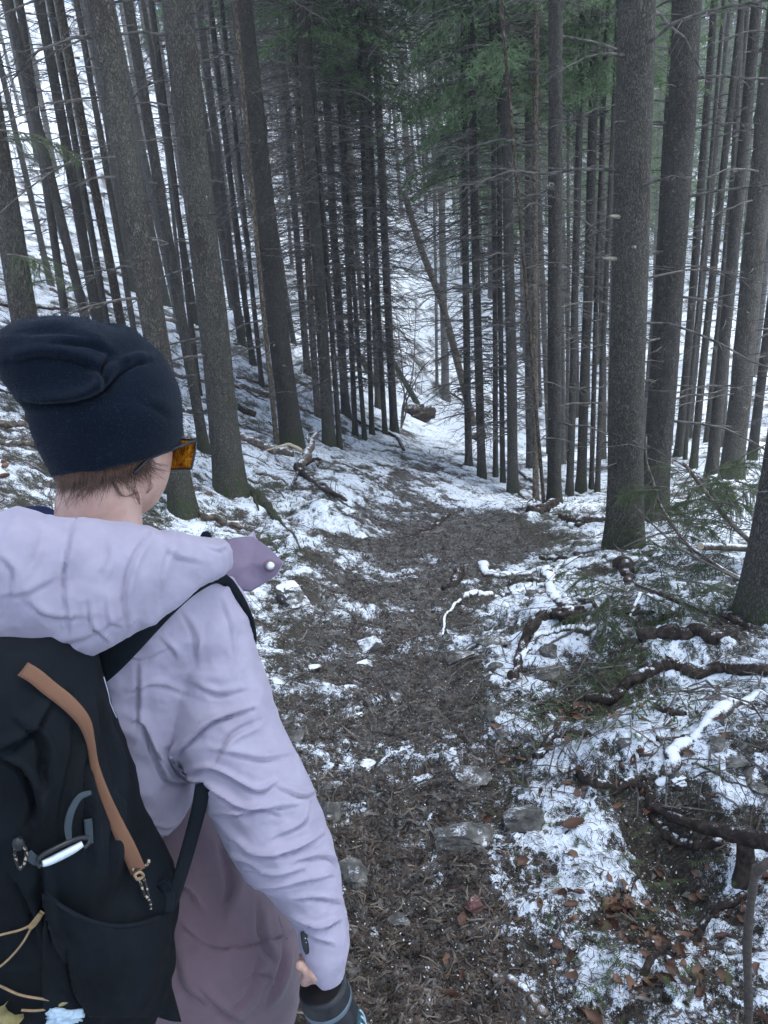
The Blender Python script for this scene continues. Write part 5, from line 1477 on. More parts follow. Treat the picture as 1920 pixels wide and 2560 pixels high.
hd_rings = [(-190,1150,-170,1420,.80,0.041),(-80,1120,-70,1450,.785,0.061),(0,1110,5,1452,.785,0.066),(75,1108,92,1434,.79,0.066),(160,1122,182,1402,.80,0.061),(245,1134,272,1358,.82,0.056),(325,1143,352,1308,.85,0.048),(395,1156,415,1264,.885,0.039),(450,1164,466,1240,.915,0.030),(490,1170,494,1226,.93,0.016)]
hm = remesh([loft_px(hd_rings, N=90, M=110, ex=2.6)], .0034, 2, 'hood')
V, Nn = co(hm), nrm(hm)
FH = [([(165,1120),(150,1190),(140,1270),(150,1350)],.009,11), ([(330,1145),(290,1210),(270,1290),(275,1350)],.008,12), ([(0,1200),(30,1240),(20,1320)],.007,14), ([(60,1300),(110,1330),(180,1330)],.007,14), ([(190,1300),(200,1350),(230,1380)],.008,8), ([(225,1290),(235,1340),(260,1350)],.006,8),
      ([(0,1400),(80,1400),(180,1375),(270,1325)],.006,16), ([(350,1170),(380,1200),(430,1215)],.006,10), ([(440,1180),(470,1190),(492,1180)],.005,7), ([(90,1130),(80,1180),(60,1230)],.005,12), ([(230,1150),(240,1200),(220,1260)],.005,12), ([(0,1290),(60,1280),(120,1250)],.005,14), ([(380,1170),(360,1220),(350,1280)],.005,12)]
V = V + Nn * (fold_field(V, Nn, FH) * .5 + facets(V, 13, .014, 361) + crumple(V, 4, 26, .006, .002, 360, 1.0) + crumple(V, 60, 90, .0012, .0006, 365))[:, None]
setco(hm, V); hood = wear('hood', hm, M_LILAC)
BV_H = BVHTree.FromPolygons([tuple(v) for v in V], [tuple(p.vertices) for p in hm.polygons])

def cast(bv, x, y, off=0.002):
    v = Vector(ray(x * U, y * U)).normalized(); loc, n, i, d = bv.ray_cast(Vector((0, 0, 0)), v)
    return None if loc is None else np.array(loc - v * off)
def sheet(C, Wv, th=.0015, M=60, nc=5, arch=0.0):
    """a thick ribbon: centre line C, half width vectors Wv"""
    C = spline(C, M); Wv = spline(Wv, M); T_ = np.gradient(C, axis=0); B = np.cross(T_, Wv); B /= np.linalg.norm(B, axis=1, keepdims=True) + 1e-12
    u = np.linspace(-1, 1, nc); top = C[:, None] + Wv[:, None] * u[None, :, None] + B[:, None] * (th + arch * (1 - u ** 2))[None, :, None]
    bot = C[:, None] + Wv[:, None] * u[None, ::-1, None] - B[:, None] * (th - arch * (1 - u ** 2))[None, :, None]
    V = np.concatenate([top, bot], 1); n = 2 * nc; V = V.reshape(-1, 3)
    i = np.arange(M - 1)[:, None] * n; j = np.arange(n)[None]; j2 = (j + 1) % n
    Q = np.stack([i + j, i + j2, i + n + j2, i + n + j], -1).reshape(-1, 4)
    e = [np.arange(n)[None], (M - 1) * n + np.arange(n)[None, ::-1]]
    return V, Q, e
def ribbon(name, pts, mat, parent, bv=None, off=.003, th=.0012, M=60, arch=0.0, depth=None):
    """pts: (x, y, width px [, depth]); the ribbon is laid on a surface or at given distances"""
    C = []
    for i, p in enumerate(pts):
        q = cast(bv, p[0], p[1], off) if bv is not None else None
        if q is None: q = pd(p[0], p[1], p[3] if len(p) > 3 else (np.linalg.norm(C[-1]) * .98 if C else 1.0))
        C.append(q)
    C = np.array(C); Wv = []
    if bv is not None and len(C) > 3:
        dn = np.linalg.norm(C, axis=1); ds = dn.copy()
        for _ in range(4): ds[1:-1] = np.minimum(ds[1:-1], (ds[:-2] + ds[2:]) / 2) * .5 + (ds[:-2] + ds[2:]) * .25
        C = C * (ds / dn)[:, None]
    for i, p in enumerate(pts):
        a, b = C[max(i - 1, 0)], C[min(i + 1, len(C) - 1)]; t = b - a; vdir = C[i] / np.linalg.norm(C[i])
        w = np.cross(t, vdir); w /= np.linalg.norm(w); Wv.append(w * p[2] / 2 * np.linalg.norm(C[i]) / 1600)
    V, Q, e = sheet(C, np.array(Wv), th, M, 5, arch)
    me = mesh_np(name, V, [Q] + e, mat, True); o = link(name, me); child_world(o, parent); return o, C

# collar flap with its snap
def plate(name, poly, mat, parent, th=.002, bulge=.006, sub=26):
    """thin stitched panel bounded by (x, y, depth) corners"""
    P = np.array([pd(*p) for p in poly]); c = P.mean(0); n_ = len(P)
    ring = spline(np.vstack([P, P[:1]]), 12 * n_)[:-1] if False else np.vstack([P[i] + (P[(i + 1) % n_] - P[i]) * t for i in range(n_) for t in np.linspace(0, 1, 10, endpoint=False)[:, None]])
    vdir = c / np.linalg.norm(c); m = len(ring); k = 14; V = []
    for s in np.linspace(1, 0, k)[:-1]:
        rs = ring.copy()
        for _ in range(int(26 * (1 - s))): rs = (np.roll(rs, 1, 0) + 2 * rs + np.roll(rs, -1, 0)) / 4
        L = c + (rs - c) * s; V.append(L - vdir * (bulge * (1 - s ** 2)) - vdir * .016 * (1 - s ** 4) * (fbm(L[:, 0] * 26, L[:, 2] * 26, 3, 7) - .5)[:, None] * (1 if s < 1 else .3))
    V = np.vstack(V + [[c - vdir * bulge]])
    i = np.arange(k - 2)[:, None] * m; j = np.arange(m)[None]; j2 = (j + 1) % m
    Q = np.stack([i + j, i + j2, i + m + j2, i + m + j], -1).reshape(-1, 4); b = (k - 2) * m; Tt = np.array([(len(V) - 1, b + q, b + (q + 1) % m) for q in range(m)])
    o = link(name, mesh_np(name, V, [Q, Tt], mat, True)); sl = o.modifiers.new('thickness', 'SOLIDIFY'); sl.thickness = th; child_world(o, parent)
    V, Q, Tt = tube(np.vstack([ring, ring[:2]]), .0011, 6, False); h_ = link('stitched_edge', mesh_np('stitched_edge', V, Q, M_LILAC, True)); child_world(h_, parent)
    return o
cpart = plate('collar_flap', [(474,1172,1.10),(512,1163,1.11),(545,1160,1.13),(580,1184,1.12),(611,1216,1.10),(598,1240,1.10),(572,1258,1.10),(540,1277,1.09),(505,1272,1.08),(470,1236,1.07)], M_LILACD, person, bulge=.008)
plate('collar_tip', [(535,1160,1.14),(548,1148,1.15),(553,1166,1.14),(545,1178,1.13)], M_LILAC, person, bulge=.002)
def disc(name, x, y, d, rpx, mat, parent, th=.003, tube_r=None):
    c = pd(x, y, d); v = c / np.linalg.norm(c); V, Q, Tt = tube([c, c - v * th * .6, c - v * th], [rpx * d / 1600, rpx * d / 1600, rpx * d / 1600 * .7], 28)
    o = link(name, mesh_np(name, V, [Q, Tt], mat, True)); child_world(o, parent); return o
disc('snap_ring', 584, 1222, 1.080, 15, m_plain('snap_washer', (0.16, 0.10, 0.13), .6), person, .002)
disc('snap_button', 584, 1222, 1.077, 9, M_METAL, person, .004)
V, Tt = icos(4); c = pd(445, 1159, 1.05)
wear('toggle', mesh_np('toggle', V * .0078 * (1 + .18 * (fbm(V[:, 0] * 5, V[:, 1] * 5 + V[:, 2] * 4, 2, 3) - .5))[:, None] + c, Tt, M_KNIT))
o, _ = ribbon('inner_collar', [(20,1112,20,1.02),(60,1104,18,1.04),(95,1106,22,1.05),(120,1120,26,1.05)], m_fabric('navy_lining', (0.02, 0.03, 0.09)), person)
# cuff tab with dark print
o, _ = ribbon('cuff_label', [(655,2012,11,.99),(658,2030,13,.99),(661,2048,11,.99),(664,2060,7,.99)], M_BLACKP, person, BV_J, .0015)
t = NT('label_print'); t.done((0.7, 0.72, 0.75), .5); M_PRINT = t.m
for k, yy in enumerate((2018, 2027, 2036, 2045)):
    ribbon('label_letter', [(653 + k * 1.6, yy - 3, 1.6), (659 + k * 1.3, yy, 1.6), (654 + k * 1.6, yy + 3, 1.6)], M_PRINT, person, BV_J, .0035, th=.0003, M=8)

for pts in ([(165,1120),(150,1190),(141,1290),(140,1400)],[(335,1146),(305,1210),(288,1300),(290,1345)]):
    ribbon('seam', [(x, y, 2.2) for x, y in pts], M_LILACD, person, BV_H, .0006, th=.0004, M=60)
for pts in ([(312,1780),(345,1786),(385,1765),(418,1722)],[(600,1975),(612,2010),(640,2050)],[(430,1560),(500,1552),(590,1530)]):
    ribbon('seam', [(x, y, 1.8) for x, y in pts], M_LILACD, person, BV_J, .0004, th=.0004, M=60)

# --- beanie
hat_rings = [(131,1024,373,974,1.035,.098),(107,978,382,945,1.04,.104),(89,932,387,905,1.045,.107),(77,893,383,868,1.045,.107),(66,858,368,828,1.045,.105),(40,822,345,790,1.04,.103),(14,784,306,757,1.035,.098),(1,748,262,728,1.03,.088),(8,716,210,703,1.03,.068),(36,697,158,690,1.03,.045),(66,690,128,688,1.03,.02)]
hat = remesh([loft_px(hat_rings, N=100, M=120, ex=2.15)], .0035, 3, 'beanie')
V, Nn = co(hat), nrm(hat)
FB = [([(56,868),(100,872),(165,866),(215,846),(245,812),(262,790)],.014,20), ([(225,850),(215,800),(232,770)],.008,15), ([(262,800),(290,782),(318,778)],.009,14), ([(20,780),(90,768),(170,778),(215,800)],.008,20), ([(60,716),(130,712),(200,728)],.004,18), ([(120,740),(190,740),(240,760)],.005,16), ([(150,1020),(260,1012),(350,982)],.003,9), ([(300,860),(340,880),(370,900)],.002,20)]
V = V + Nn * (fold_field(V, Nn, FB) + (fbm(V[:, 0] * 14, V[:, 2] * 14 + V[:, 1] * 6, 3, 380) - .5) * .007)[:, None]
setco(hat, V); wear('beanie', hat, M_KNIT)
# fuzz of the wool along the outline and over the surface
g = np.random.default_rng(44); bag = Bag(); k = g.integers(0, len(V), 14000); d = Nn[k] + g.normal(0, .7, (len(k), 3)); d /= np.linalg.norm(d, axis=1, keepdims=True)
o_ = np.cross(d, g.standard_normal((len(k), 3))); o_ /= np.linalg.norm(o_, axis=1, keepdims=True)
c = V[k]; Vf = np.stack([c - o_ * .00035, c + o_ * .00035, c + d * g.uniform(.0015, .0045, (len(k), 1))], 1).reshape(-1, 3); bag.add(Vf, None, np.arange(len(Vf)).reshape(-1, 3))
fz = wear('wool_fuzz', bag.mesh('wool_fuzz', m_plain('navy_fuzz', (0.02, 0.035, 0.06), .9), False)); fz['kind'] = 'stuff'

# --- hair at the nape
BV_B = BVHTree.FromPolygons([tuple(v) for v in co(body)], [tuple(p.vertices) for p in body.polygons])
bag = Bag(); g = np.random.default_rng(9)
for k in range(1150):
    u = g.random()
    x0 = 122 + 205 * u ** 1.1; y0 = 1016 - 24 * max(0, u - .55) / .45 + g.uniform(-4, 6)
    dens = 1.0 if u < .75 else .5
    if g.random() > dens: continue
    L = g.uniform(14, 50 + 45 * (g.random() ** 3)) * (1.0 - .35 * u); sw = -20 * (1 - u) + g.normal(0, 12) + (12 if u > .6 else 0)
    x1 = x0 + sw * .4; x2 = x0 + sw * 1.3 + g.normal(0, 3)
    P = []
    for i, (xx, yy) in enumerate([(x0, y0), ((x0 + x1) / 2, y0 + L * .3), (x1, y0 + L * .65), (x2, y0 + L)]):
        q = cast(BV_B, xx, yy, .003 + .006 * (1 - i / 3) + g.uniform(0, .004))
        if q is None: q = pd(xx, yy, (np.linalg.norm(P[-1]) * .985 if P else 1.06))
        if P and np.linalg.norm(q - P[-1]) > .05: q = P[-1] + (pd(xx, yy, 1.05) - P[-1]) * .2
        P.append(q)
    bag.tube(spline(P, 9), np.linspace(.0006, .0002, 9), 3, False)
for (a, b, c_, d_) in [((318,1004),(318,1030),(326,1050),(322,1066)), ((270,1014),(276,1045),(292,1070),(300,1080)), ((230,1020),(260,1068),(280,1070),(300,1062)), ((130,1025),(112,1060),(108,1080),(112,1100)), ((140,1020),(100,1050),(92,1062),(100,1075)), ((300,1010),(290,1040),(292,1070),(300,1090))]:
    for k in range(5):
        P = []
        for (xx, yy) in (a, b, c_, d_):
            xx += g.normal(0, 4); q = cast(BV_B, xx, yy, .004)
            if q is None or np.linalg.norm(q) > 1.4: q = pd(xx, yy, 1.05)
            P.append(q)
        bag.tube(spline(P, 12), np.linspace(.0005, .00025, 12), 3, False)
hr = wear('hair', bag.mesh('hair', M_HAIR, True)); hr['kind'] = 'stuff'
# --- sunglasses
sg = empty('sunglasses', H(0, .1, .01), 'dark framed wraparound sunglasses with an amber lens, worn under the beanie', 'sunglasses')
t = NT('amber_lens'); t.done((0.55, 0.20, 0.015), .08); t.b.inputs['Transmission Weight'].default_value = .55; t.b.inputs['IOR'].default_value = 1.1; M_LENS = t.m
n = t.noise(t.coord('Object'), 60, 4, .7, 2.0); t.to(t.ramp(n, [(.4, (0.28, 0.08, 0.005)), (.55, (0.62, 0.25, 0.015)), (.66, (0.95, 0.60, 0.10))]), t.b.inputs['Base Color'])
def lens(poly, name='lens'):
    P = np.array([H(*p) for p in poly]); m = []
    for i in range(len(P)): m += [P[i] + (P[(i + 1) % len(P)] - P[i]) * s for s in np.linspace(0, 1, 6, endpoint=False)]
    R3 = np.array(m); c = R3.mean(0); V = np.vstack([c + (R3 - c) * s for s in (1, .66, .33)] + [c[None]]); mm = len(R3)
    i = np.arange(2)[:, None] * mm; j = np.arange(mm)[None]; j2 = (j + 1) % mm; Q = np.stack([i + j, i + j2, i + mm + j2, i + mm + j], -1).reshape(-1, 4)
    o = link(name, mesh_np(name, V, [Q, np.array([(3 * mm, 2 * mm + q, 2 * mm + (q + 1) % mm) for q in range(mm)])], M_LENS, True)); so = o.modifiers.new('thickness', 'SOLIDIFY'); so.thickness = .0016; child_world(o, sg)
    fr_ = np.vstack([R3, R3[:2]]); V, Q, Tt = tube(fr_, .0020, 8, False); o = link('rim', mesh_np('rim', V, Q, M_BLACKP)); child_world(o, sg)
def hloc(x, y, d):
    return HROT.T @ (pd(x, y, d) - HC)
a_, b_, c_, d_ = [hloc(*q) for q in ((352,947,1.150),(424,951,1.115),(413,1012,1.115),(355,1014,1.150))]
lens([a_, b_, (b_ + c_) / 2 + (b_ - a_) * .02, c_, d_])
mirror = lambda v: np.array([-v[0], v[1], v[2]])
lens([mirror(v) for v in (a_, b_, (b_ + c_) / 2, c_, d_)], 'lens')
for s in (1, -1):
    P = [H(s * b_[0], b_[1], b_[2]), H(s * (b_[0] - .002), b_[1] - .03, b_[2]), H(s * .078, -.01, b_[2]), H(s * .074, -.04, b_[2] - .012)]
    V, Q, Tt = tube(spline(P, 14), .0024, 8); o = link('temple_arm', mesh_np('temple_arm', V, [Q, Tt], M_BLACKP)); child_world(o, sg)

# --- backpack
bp = empty('backpack', pq(90, 2100, .70), 'black roll-top hiking backpack with an orange-brown webbing strap on her back', 'backpack')
pk_rings = [(-175,1375,118,1370,.74,.05),(-200,1410,152,1400,.735,.085),(-210,1470,180,1455,.73,.10),(-215,1560,212,1545,.725,.11),(-215,1650,240,1640,.72,.115),(-215,1760,276,1755,.715,.118),(-215,1850,308,1850,.71,.12),(-210,1930,350,1925,.705,.12),(-210,2010,368,2000,.70,.12),(-205,2090,366,2085,.70,.12),(-200,2160,360,2150,.70,.115),(-190,2200,320,2190,.70,.10)]
pk = remesh([loft_px(pk_rings, N=100, M=120, ex=3.2)], .0042, 3, 'pack_body')
V, Nn = co(pk), nrm(pk)
FP = [([(10,1640),(50,1660),(80,1740),(70,1780)],.016,18), ([(40,1560),(90,1600),(95,1700)],.010,16), ([(0,1620),(60,1585),(110,1520)],.012,16), ([(150,1500),(170,1600),(150,1700),(130,1800)],.006,20), ([(190,1650),(190,1750),(195,1850)],.008,14), ([(255,1700),(250,1800),(255,1900)],.008,16), ([(90,1880),(100,1960),(130,2060)],.012,14), ([(150,2060),(160,2140),(190,2190)],.008,16),
      ([(215,1500),(250,1620),(270,1720)],.005,14), ([(30,1900),(60,1950),(90,2050)],.008,16)]
V = V + Nn * (fold_field(V, Nn, FP) + facets(V, 9, .012, 401) + crumple(V, 7, 20, .008, .003, 400, .8))[:, None]
setco(pk, V); o = link('pack_body', pk); pk.materials.append(M_PACK); child_world(o, bp)
BV_P = BVHTree.FromPolygons([tuple(v) for v in V], [tuple(p.vertices) for p in pk.polygons])
# stretch pocket standing proud of the body
def skin_patch(name, x0, x1, top, bottom, off, mat, parent, nx=60, ny=60, bulge=.02, lip=True):
    """fabric panel lying over the pack: top and bottom are functions of the column"""
    G = np.full((ny, nx, 3), np.nan)
    for i in range(ny):
        for j in range(nx):
            u = j / (nx - 1); x = x0 + (x1 - x0) * u; y = top(u) + (bottom(u) - top(u)) * i / (ny - 1)
            b = math.sin(math.pi * min(1, max(0, u))) ** .5; v_ = i / (ny - 1)
            q = cast(BV_P, x, y, off + bulge * b * (1 - .5 * v_))
            if q is not None: G[i, j] = q
    for j in range(nx):            # continue over the edge where the ray misses
        for i in range(ny):
            if np.isnan(G[i, j, 0]):
                G[i, j] = G[i - 1, j] + [0, 0, -.004] if i and not np.isnan(G[i - 1, j, 0]) else (G[i, j - 1] + [0, .004, 0] if j and not np.isnan(G[i, j - 1, 0]) else pd(x0, top(0), .8))
    V = G.reshape(-1, 3); i = np.arange(ny - 1)[:, None] * nx; j = np.arange(nx - 1)[None]; Q = np.stack([i + j, i + j + 1, i + nx + j + 1, i + nx + j], -1).reshape(-1, 4)
    Nr = -V / np.linalg.norm(V, axis=1, keepdims=True); V = V + Nr * crumple(V, 12, 30, .006, .002, 430)[:, None]
    o = link(name, mesh_np(name, V, Q, mat, True)); s = o.modifiers.new('thickness', 'SOLIDIFY'); s.thickness = .003; child_world(o, parent)
    return o, G
pocket, G = skin_patch('side_pocket', 96, 366, lambda u: 1925 + 62 * math.sin(math.pi * min(1, u * .92)) ** .8 + 22 * u, lambda u: 2188 + 10 * u, .004, M_PACK, bp)
C = np.array([G[0, j] for j in range(60)]); V, Q, Tt = tube(spline(C[::6], 50) + [0, -.001, 0], .0030, 8); o = link('pocket_hem', mesh_np('pocket_hem', V, [Q, Tt], M_STRAP)); child_world(o, bp)
# webbing handle
def m_web():
    t = NT('orange_brown_webbing'); g = t.new('ShaderNodeTexCoord'); s = t.new('ShaderNodeSeparateXYZ')
    n = t.noise(t.pos(), 300, 3); at = t.attr('across'); w = t.math('SINE', t.math('MULTIPLY', at, 38.0)); w = t.math('ADD', t.math('MULTIPLY', w, .5), .5)
    c = t.mix(t.smooth(w, .2, .8), (0.17, 0.075, 0.04), (0.33, 0.165, 0.09)); c = t.mix(t.math('MULTIPLY', n, .5), c, (0.24, 0.11, 0.06))
    return t.done(c, .7, t.bump(t.math('ADD', w, n), .6, .0012))
M_WEB = m_web()
sp_ = [(50,1445,29),(75,1460,29),(104,1484,29),(150,1521,28),(182,1559,24),(196,1604,16),(205,1656,16),(226,1721,21),(250,1776,24),(278,1834,27),(298,1880,27)]
o, _ = ribbon('webbing_handle', sp_, M_WEB, bp, BV_P, .016, .0016, 80, .001)
me = o.data; at = me.attributes.new('across', 'FLOAT', 'POINT'); at.data.foreach_set('value', np.tile(np.concatenate([np.linspace(-1, 1, 5), np.linspace(1, -1, 5)]), 80).astype(np.float32))
def cord(name, pts, wpx, mat, parent, bv, off=.006, M=40, sides=8):
    P = []
    for p in pts:
        q = cast(bv, p[0], p[1], off + (p[2] if len(p) > 2 else 0))
        P.append(q if q is not None else pd(p[0], p[1], .93))
    V, Q, Tt = tube(spline(P, M), wpx / 2 * .92 / 1600, sides); o = link(name, mesh_np(name, V, [Q, Tt], mat)); child_world(o, parent); return o
def m_fleck():
    t = NT('flecked_cord'); v = t.new('ShaderNodeTexVoronoi'); v.inputs['Scale'].default_value = 420; t.to(t.pos(), v.inputs['Vector'])
    r = t.new('ShaderNodeSeparateColor'); t.to(v.outputs['Color'], r.inputs[0])
    return t.done(t.ramp(r.outputs[0], [(0, (0.01, 0.01, 0.012)), (.68, (0.015, 0.014, 0.014)), (.72, (0.45, 0.38, 0.26))]), .7)
M_FLECK = m_fleck(); M_TAN = m_plain('tan_cord', (0.30, 0.20, 0.11), .7, .3, 200, .001)
cord('knot_cord', [(286,1880,.006),(300,1874,.01),(312,1872,.008),(322,1862,.004),(316,1856,.002)], 7, M_FLECK, bp, BV_P, .012)
cord('knot_cord', [(290,1890,.012),(302,1884,.016),(310,1892,.012),(298,1900,.012),(290,1890,.014)], 6, M_TAN, bp, BV_P, .010)
cord('knot_cord', [(300,1896,.012),(306,1915,.006),(314,1935,.004),(324,1946,.008),(326,1964,.006)], 5.5, M_FLECK, bp, BV_P, .010)
cord('knot_cord', [(308,1890,.010),(316,1915,.004),(321,1938,.006),(322,1950,.01)], 5.5, M_FLECK, bp, BV_P, .010)
cord('cord_loop', [(38,1818,.01),(32,1840,.01),(36,1862,.01),(44,1876,.01),(54,1862,.01),(56,1838,.01),(46,1820,.01)], 6, M_FLECK, bp, BV_P, .008)
V, Tt = icos(3); q = cast(BV_P, 40, 1822, .016); o = link('cord_lock', mesh_np('cord_lock', V * np.array([.006, .006, .008]) + q, Tt, M_BLACKP)); child_world(o, bp)
for pts, w in [([(-40,2035),(0,2020),(40,2010),(66,1999)],4.5), ([(-40,2110),(0,2088),(30,2060),(52,2032),(68,2003)],4.5), ([(-40,2118),(0,2130),(40,2148),(80,2156),(136,2163)],5), ([(46,2182),(80,2183),(108,2177),(138,2161)],5)]:
    cord('bungee', pts, w, M_TAN, bp, BV_P, .010)
ribbon('cord_end', [(62,2006,9),(74,1994,11),(90,1972,9)], m_plain('tan_webbing', (0.27, 0.185, 0.09), .7, .3, 200), bp, BV_P, .012, .002, 16)
ribbon('cord_end', [(128,2168,8),(140,2160,14),(160,2150,5)], m_plain('olive_webbing', (0.30, 0.25, 0.10), .7, .3, 200), bp, BV_P, .012, .002, 16)
# daisy loop and the white gate of a carabiner
M_GREYW = m_fabric('grey_webbing', (0.035, 0.05, 0.062), weave=500.)
ribbon('gear_loop', [(196,1712,8),(172,1722,12),(154,1752,13),(147,1785,13),(149,1812,10)], M_GREYW, bp, BV_P, .016, .0015, 40)
ribbon('gear_loop', [(190,1770,14),(192,1795,14),(194,1822,12)], M_GREYW, bp, BV_P, .008, .0015, 20)
P = [cast(BV_P, x, y, .022) for x, y in ((92,1866),(108,1860),(135,1847),(160,1834),(178,1823))]
V, Q, Tt = tube(spline(P, 30), .0045 * np.sin(np.linspace(.55, math.pi - .55, 30)) ** .5, 14); o = link('carabiner_gate', mesh_np('carabiner_gate', V, [Q, Tt], M_WHITEBAR)); child_world(o, bp)
P = [cast(BV_P, x, y, .018) for x, y in ((90,1872),(84,1866),(88,1850),(120,1832),(165,1812),(188,1812),(190,1822),(180,1832))]
V, Q, Tt = tube(spline(P, 40), .0028, 10); o = link('carabiner_body', mesh_np('carabiner_body', V, [Q, Tt], M_BLACKP)); child_world(o, bp)
ribbon('gear_loop', [(60,1845,16),(75,1858,15),(90,1866,10)], M_GREYW, bp, BV_P, .014, .0015, 16)
# light piping on the edge against the jacket
def edge_x(y):
    x = 150
    while cast(BV_P, x + 1, y) is not None: x += 1
    return x - 2
cord('edge_piping', [(edge_x(y), y) for y in (1462, 1490, 1520, 1550)], 2.2, M_WHITEBAR, bp, BV_P, .002)
# shoulder strap over the shoulder and the lower strap
both = Bag(); both.add(V=co(jk), Q=None, T=None)
def cast2(x, y, off):
    for bv in (BV_J,):
        q = cast(bv, x, y, off)
        if q is not None: return q
ps = [(190,1462,62,1.00),(235,1428,58,.985),(290,1378,50,.99),(345,1325,42,1.00),(400,1280,32,1.01),(440,1256,27,1.02),(468,1247,25,1.03),(492,1258,22,1.035),(512,1282,18,1.04),(530,1312,15,1.05),(543,1345,13,1.07),(549,1378,10,1.09),(548,1400,8,1.12)]
C = []
for x, y, w, d in ps:
    q = cast(BV_J, min(x, 540), y, .008); C.append(q if q is not None and x < 500 else pd(x, y, d))
C = np.array(C); Wv = []
for i in range(len(C)):
    t_ = C[min(i + 1, len(C) - 1)] - C[max(i - 1, 0)]; v = C[i] / np.linalg.norm(C[i]); w = np.cross(t_, v); w /= np.linalg.norm(w); Wv.append(w * ps[i][2] / 2 * np.linalg.norm(C[i]) / 1600)
V, Q, e = sheet(C, np.array(Wv), .004, 80, 7, .002); o = link('shoulder_strap', mesh_np('shoulder_strap', V, [Q] + e, M_STRAP, True)); child_world(o, bp)
V, Q, e = sheet([pd(439,1690,1.0), pd(430,1745,1.0), pd(413,1810,1.0), pd(396,1870,.99), pd(378,1925,.97), pd(362,1975,.95)], np.array([[.010, .004, .0]] * 6) * 1.0, .0012, 40, 5, .0); o = link('lower_strap', mesh_np('lower_strap', V, [Q] + e, M_STRAP, True)); child_world(o, bp)
V, Q, e = sheet([pd(352,1905,.94), pd(362,1925,.95), pd(368,1945,.95), pd(362,1975,.94)], np.array([[.006, .004, .0]] * 4), .0015, 24, 5, .0); o = link('strap_anchor', mesh_np('strap_anchor', V, [Q] + e, M_STRAP, True)); child_world(o, bp)

# --- water bottle in her right hand
wb = empty('water_bottle', BT + [0, 0, -.24], 'translucent dark teal water bottle with a black cap, held in her right hand', 'bottle')
def lathe(name, prof, mat, parent, c, N=48, tilt=None):
    a = np.linspace(0, 2 * math.pi, N, endpoint=False); V = []
    for r, z in prof: V.append(np.stack([r * np.cos(a), r * np.sin(a), np.full(N, z)], 1))
    V = np.vstack(V)
    if tilt is not None: V = V @ np.array(Matrix.Rotation(tilt, 3, 'Y')).T
    V = V + c; m = len(prof); i = np.arange(m - 1)[:, None] * N; j = np.arange(N)[None]; j2 = (j + 1) % N
    Q = np.stack([i + j, i + N + j, i + N + j2, i + j2], -1).reshape(-1, 4)
    o = link(name, mesh_np(name, V, Q, mat, True)); child_world(o, parent); return o
TL = R_(-7)
lathe('bottle_cap', [(.0, .0), (.028, .0), (.033, -.002), (.035, -.008), (.0355, -.03), (.036, -.056), (.0372, -.062), (.0372, -.070), (.034, -.072), (.0, -.072)], M_BLACKP, wb, BT, 56, TL)
lathe('cap_band', [(.0358, -.026), (.0366, -.027), (.0366, -.034), (.0358, -.035)], m_plain('grey_band', (0.10, 0.14, 0.17), .3), wb, BT, 56, TL)
t = NT('teal_bottle'); t.done((0.03, 0.13, 0.17), .12); t.b.inputs['Transmission Weight'].default_value = .75; t.b.inputs['IOR'].default_value = 1.3
n = t.noise(t.coord('Object', (1, 1, .35)), 55, 3, .6, 1.5); t.to(t.bump(n, .7, .004), t.b.inputs['Normal']); M_TEAL = t.m
lathe('bottle_body', [(.0, -.073), (.030, -.073), (.036, -.078), (.040, -.088), (.041, -.11), (.039, -.14), (.041, -.17), (.041, -.225), (.036, -.235), (.0, -.235)], M_TEAL, wb, BT, 56, TL)
for k in range(9):
    a = R_(-100 + k * 15); c = np.array([math.cos(a), math.sin(a), 0]); P = [c * .0385 + [0, 0, -.083], c * .0415 + [0, 0, -.092], c * .0422 + [0, 0, -.108]]
    P = [np.array(Matrix.Rotation(TL, 3, 'Y') @ Vector(p)) + BT for p in P]
    V, Q, Tt = tube(spline(P, 8), .0015, 6); o = link('grip_rib', mesh_np('grip_rib', V, [Q, Tt], m_plain('clear_rib', (0.45, 0.60, 0.66), .1, .05) if k == 0 else bpy.data.materials['clear_rib'])); child_world(o, wb)

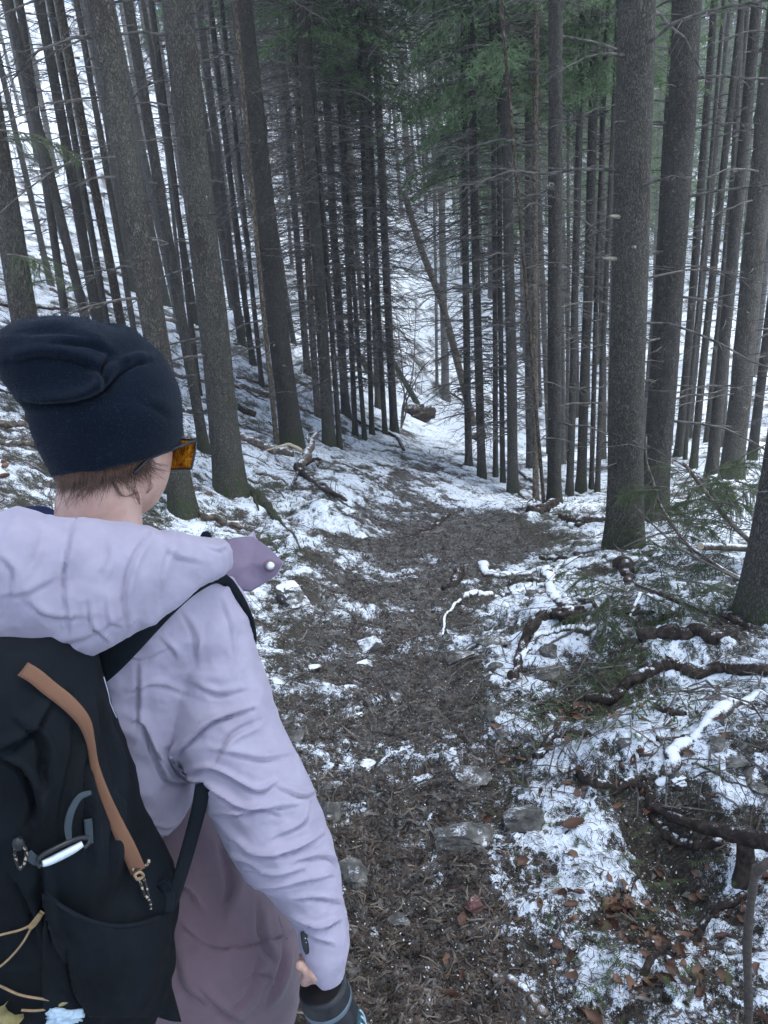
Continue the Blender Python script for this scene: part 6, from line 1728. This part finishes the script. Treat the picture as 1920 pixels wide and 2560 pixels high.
# --- trousers and boots
for s, ft in ((-1, .10), (1, -.12)):
    hx = BX[0] + .02 + .085 * s; zt = pq(180, 1960, .93)[2]; an = float(surf(hx, .95 + ft)[0])
    L_ = loft_round([(hx, .95, zt + .1), (hx + .01 * s, .95 + ft * .25, zt * .6 + an * .4), (hx + .012 * s, .95 + ft * .6, zt * .3 + an * .7), (hx, .95 + ft, an + .10)], [.105, .088, .072, .058], N=48, M=60)
    V, Q, Tt = L_; V = V + crumple(V, 12, 30, .01, .002, 450)[:, None] * np.array([1, 1, 0])
    wear('trouser_leg', mesh_np('trouser_leg', V, [Q, Tt], M_PANTS))
    B_ = loft([(hx, .95 + ft, an + .16), (hx, .955 + ft, an + .09), (hx, .985 + ft, an + .05), (hx, 1.01 + ft, an + .022), (hx, 1.01 + ft, an)], [np.array([.05, 0, 0]), np.array([.048, 0, 0]), np.array([.05, 0, 0]), np.array([.052, 0, 0]), np.array([.054, 0, 0])], [.055, .06, .10, .14, .145], N=40, M=40)
    wear('boot', mesh_np('boot', B_[0], [B_[1], B_[2]], M_BOOT))
# crumpled plastic tucked in the pack's bungee at the very bottom of the view
V, Tt = icos(4); V = V * (1 + .8 * (fbm(V[:, 0] * 2.5 + 3, V[:, 1] * 2.5 + V[:, 2] * 3, 3, 9, .6, True)[:, None] - .6))
q = cast(BV_P, 140, 2190, .012); q = q if q is not None else pd(140, 2195, .9)
o = link('plastic_bag', mesh_np('plastic_bag', V * np.array([.022, .012, .012]) + q, Tt, m_plain('clear_plastic', (0.45, 0.58, 0.68), .2, .15, 40, .003))); tag(o, 'crumpled pale blue plastic bag at the bottom of the backpack', 'bag')
q = cast(BV_P, 8, 2195, .014); q = q if q is not None else pd(8, 2195, .9)
me = mesh_np('leaf', np.array(leaf_mesh(3, 1.0)[0]) * .06, np.array(leaf_mesh(3, 1.0)[1]), m_plain('dry_yellow_leaf', (0.30, 0.26, 0.12), .6, .4, 90))
o = link('dry_leaf', me, None, q); o.rotation_euler = (1.2, .3, 1.3); tag(o, 'dry yellowish leaf caught at the lower left on the backpack', 'leaf')
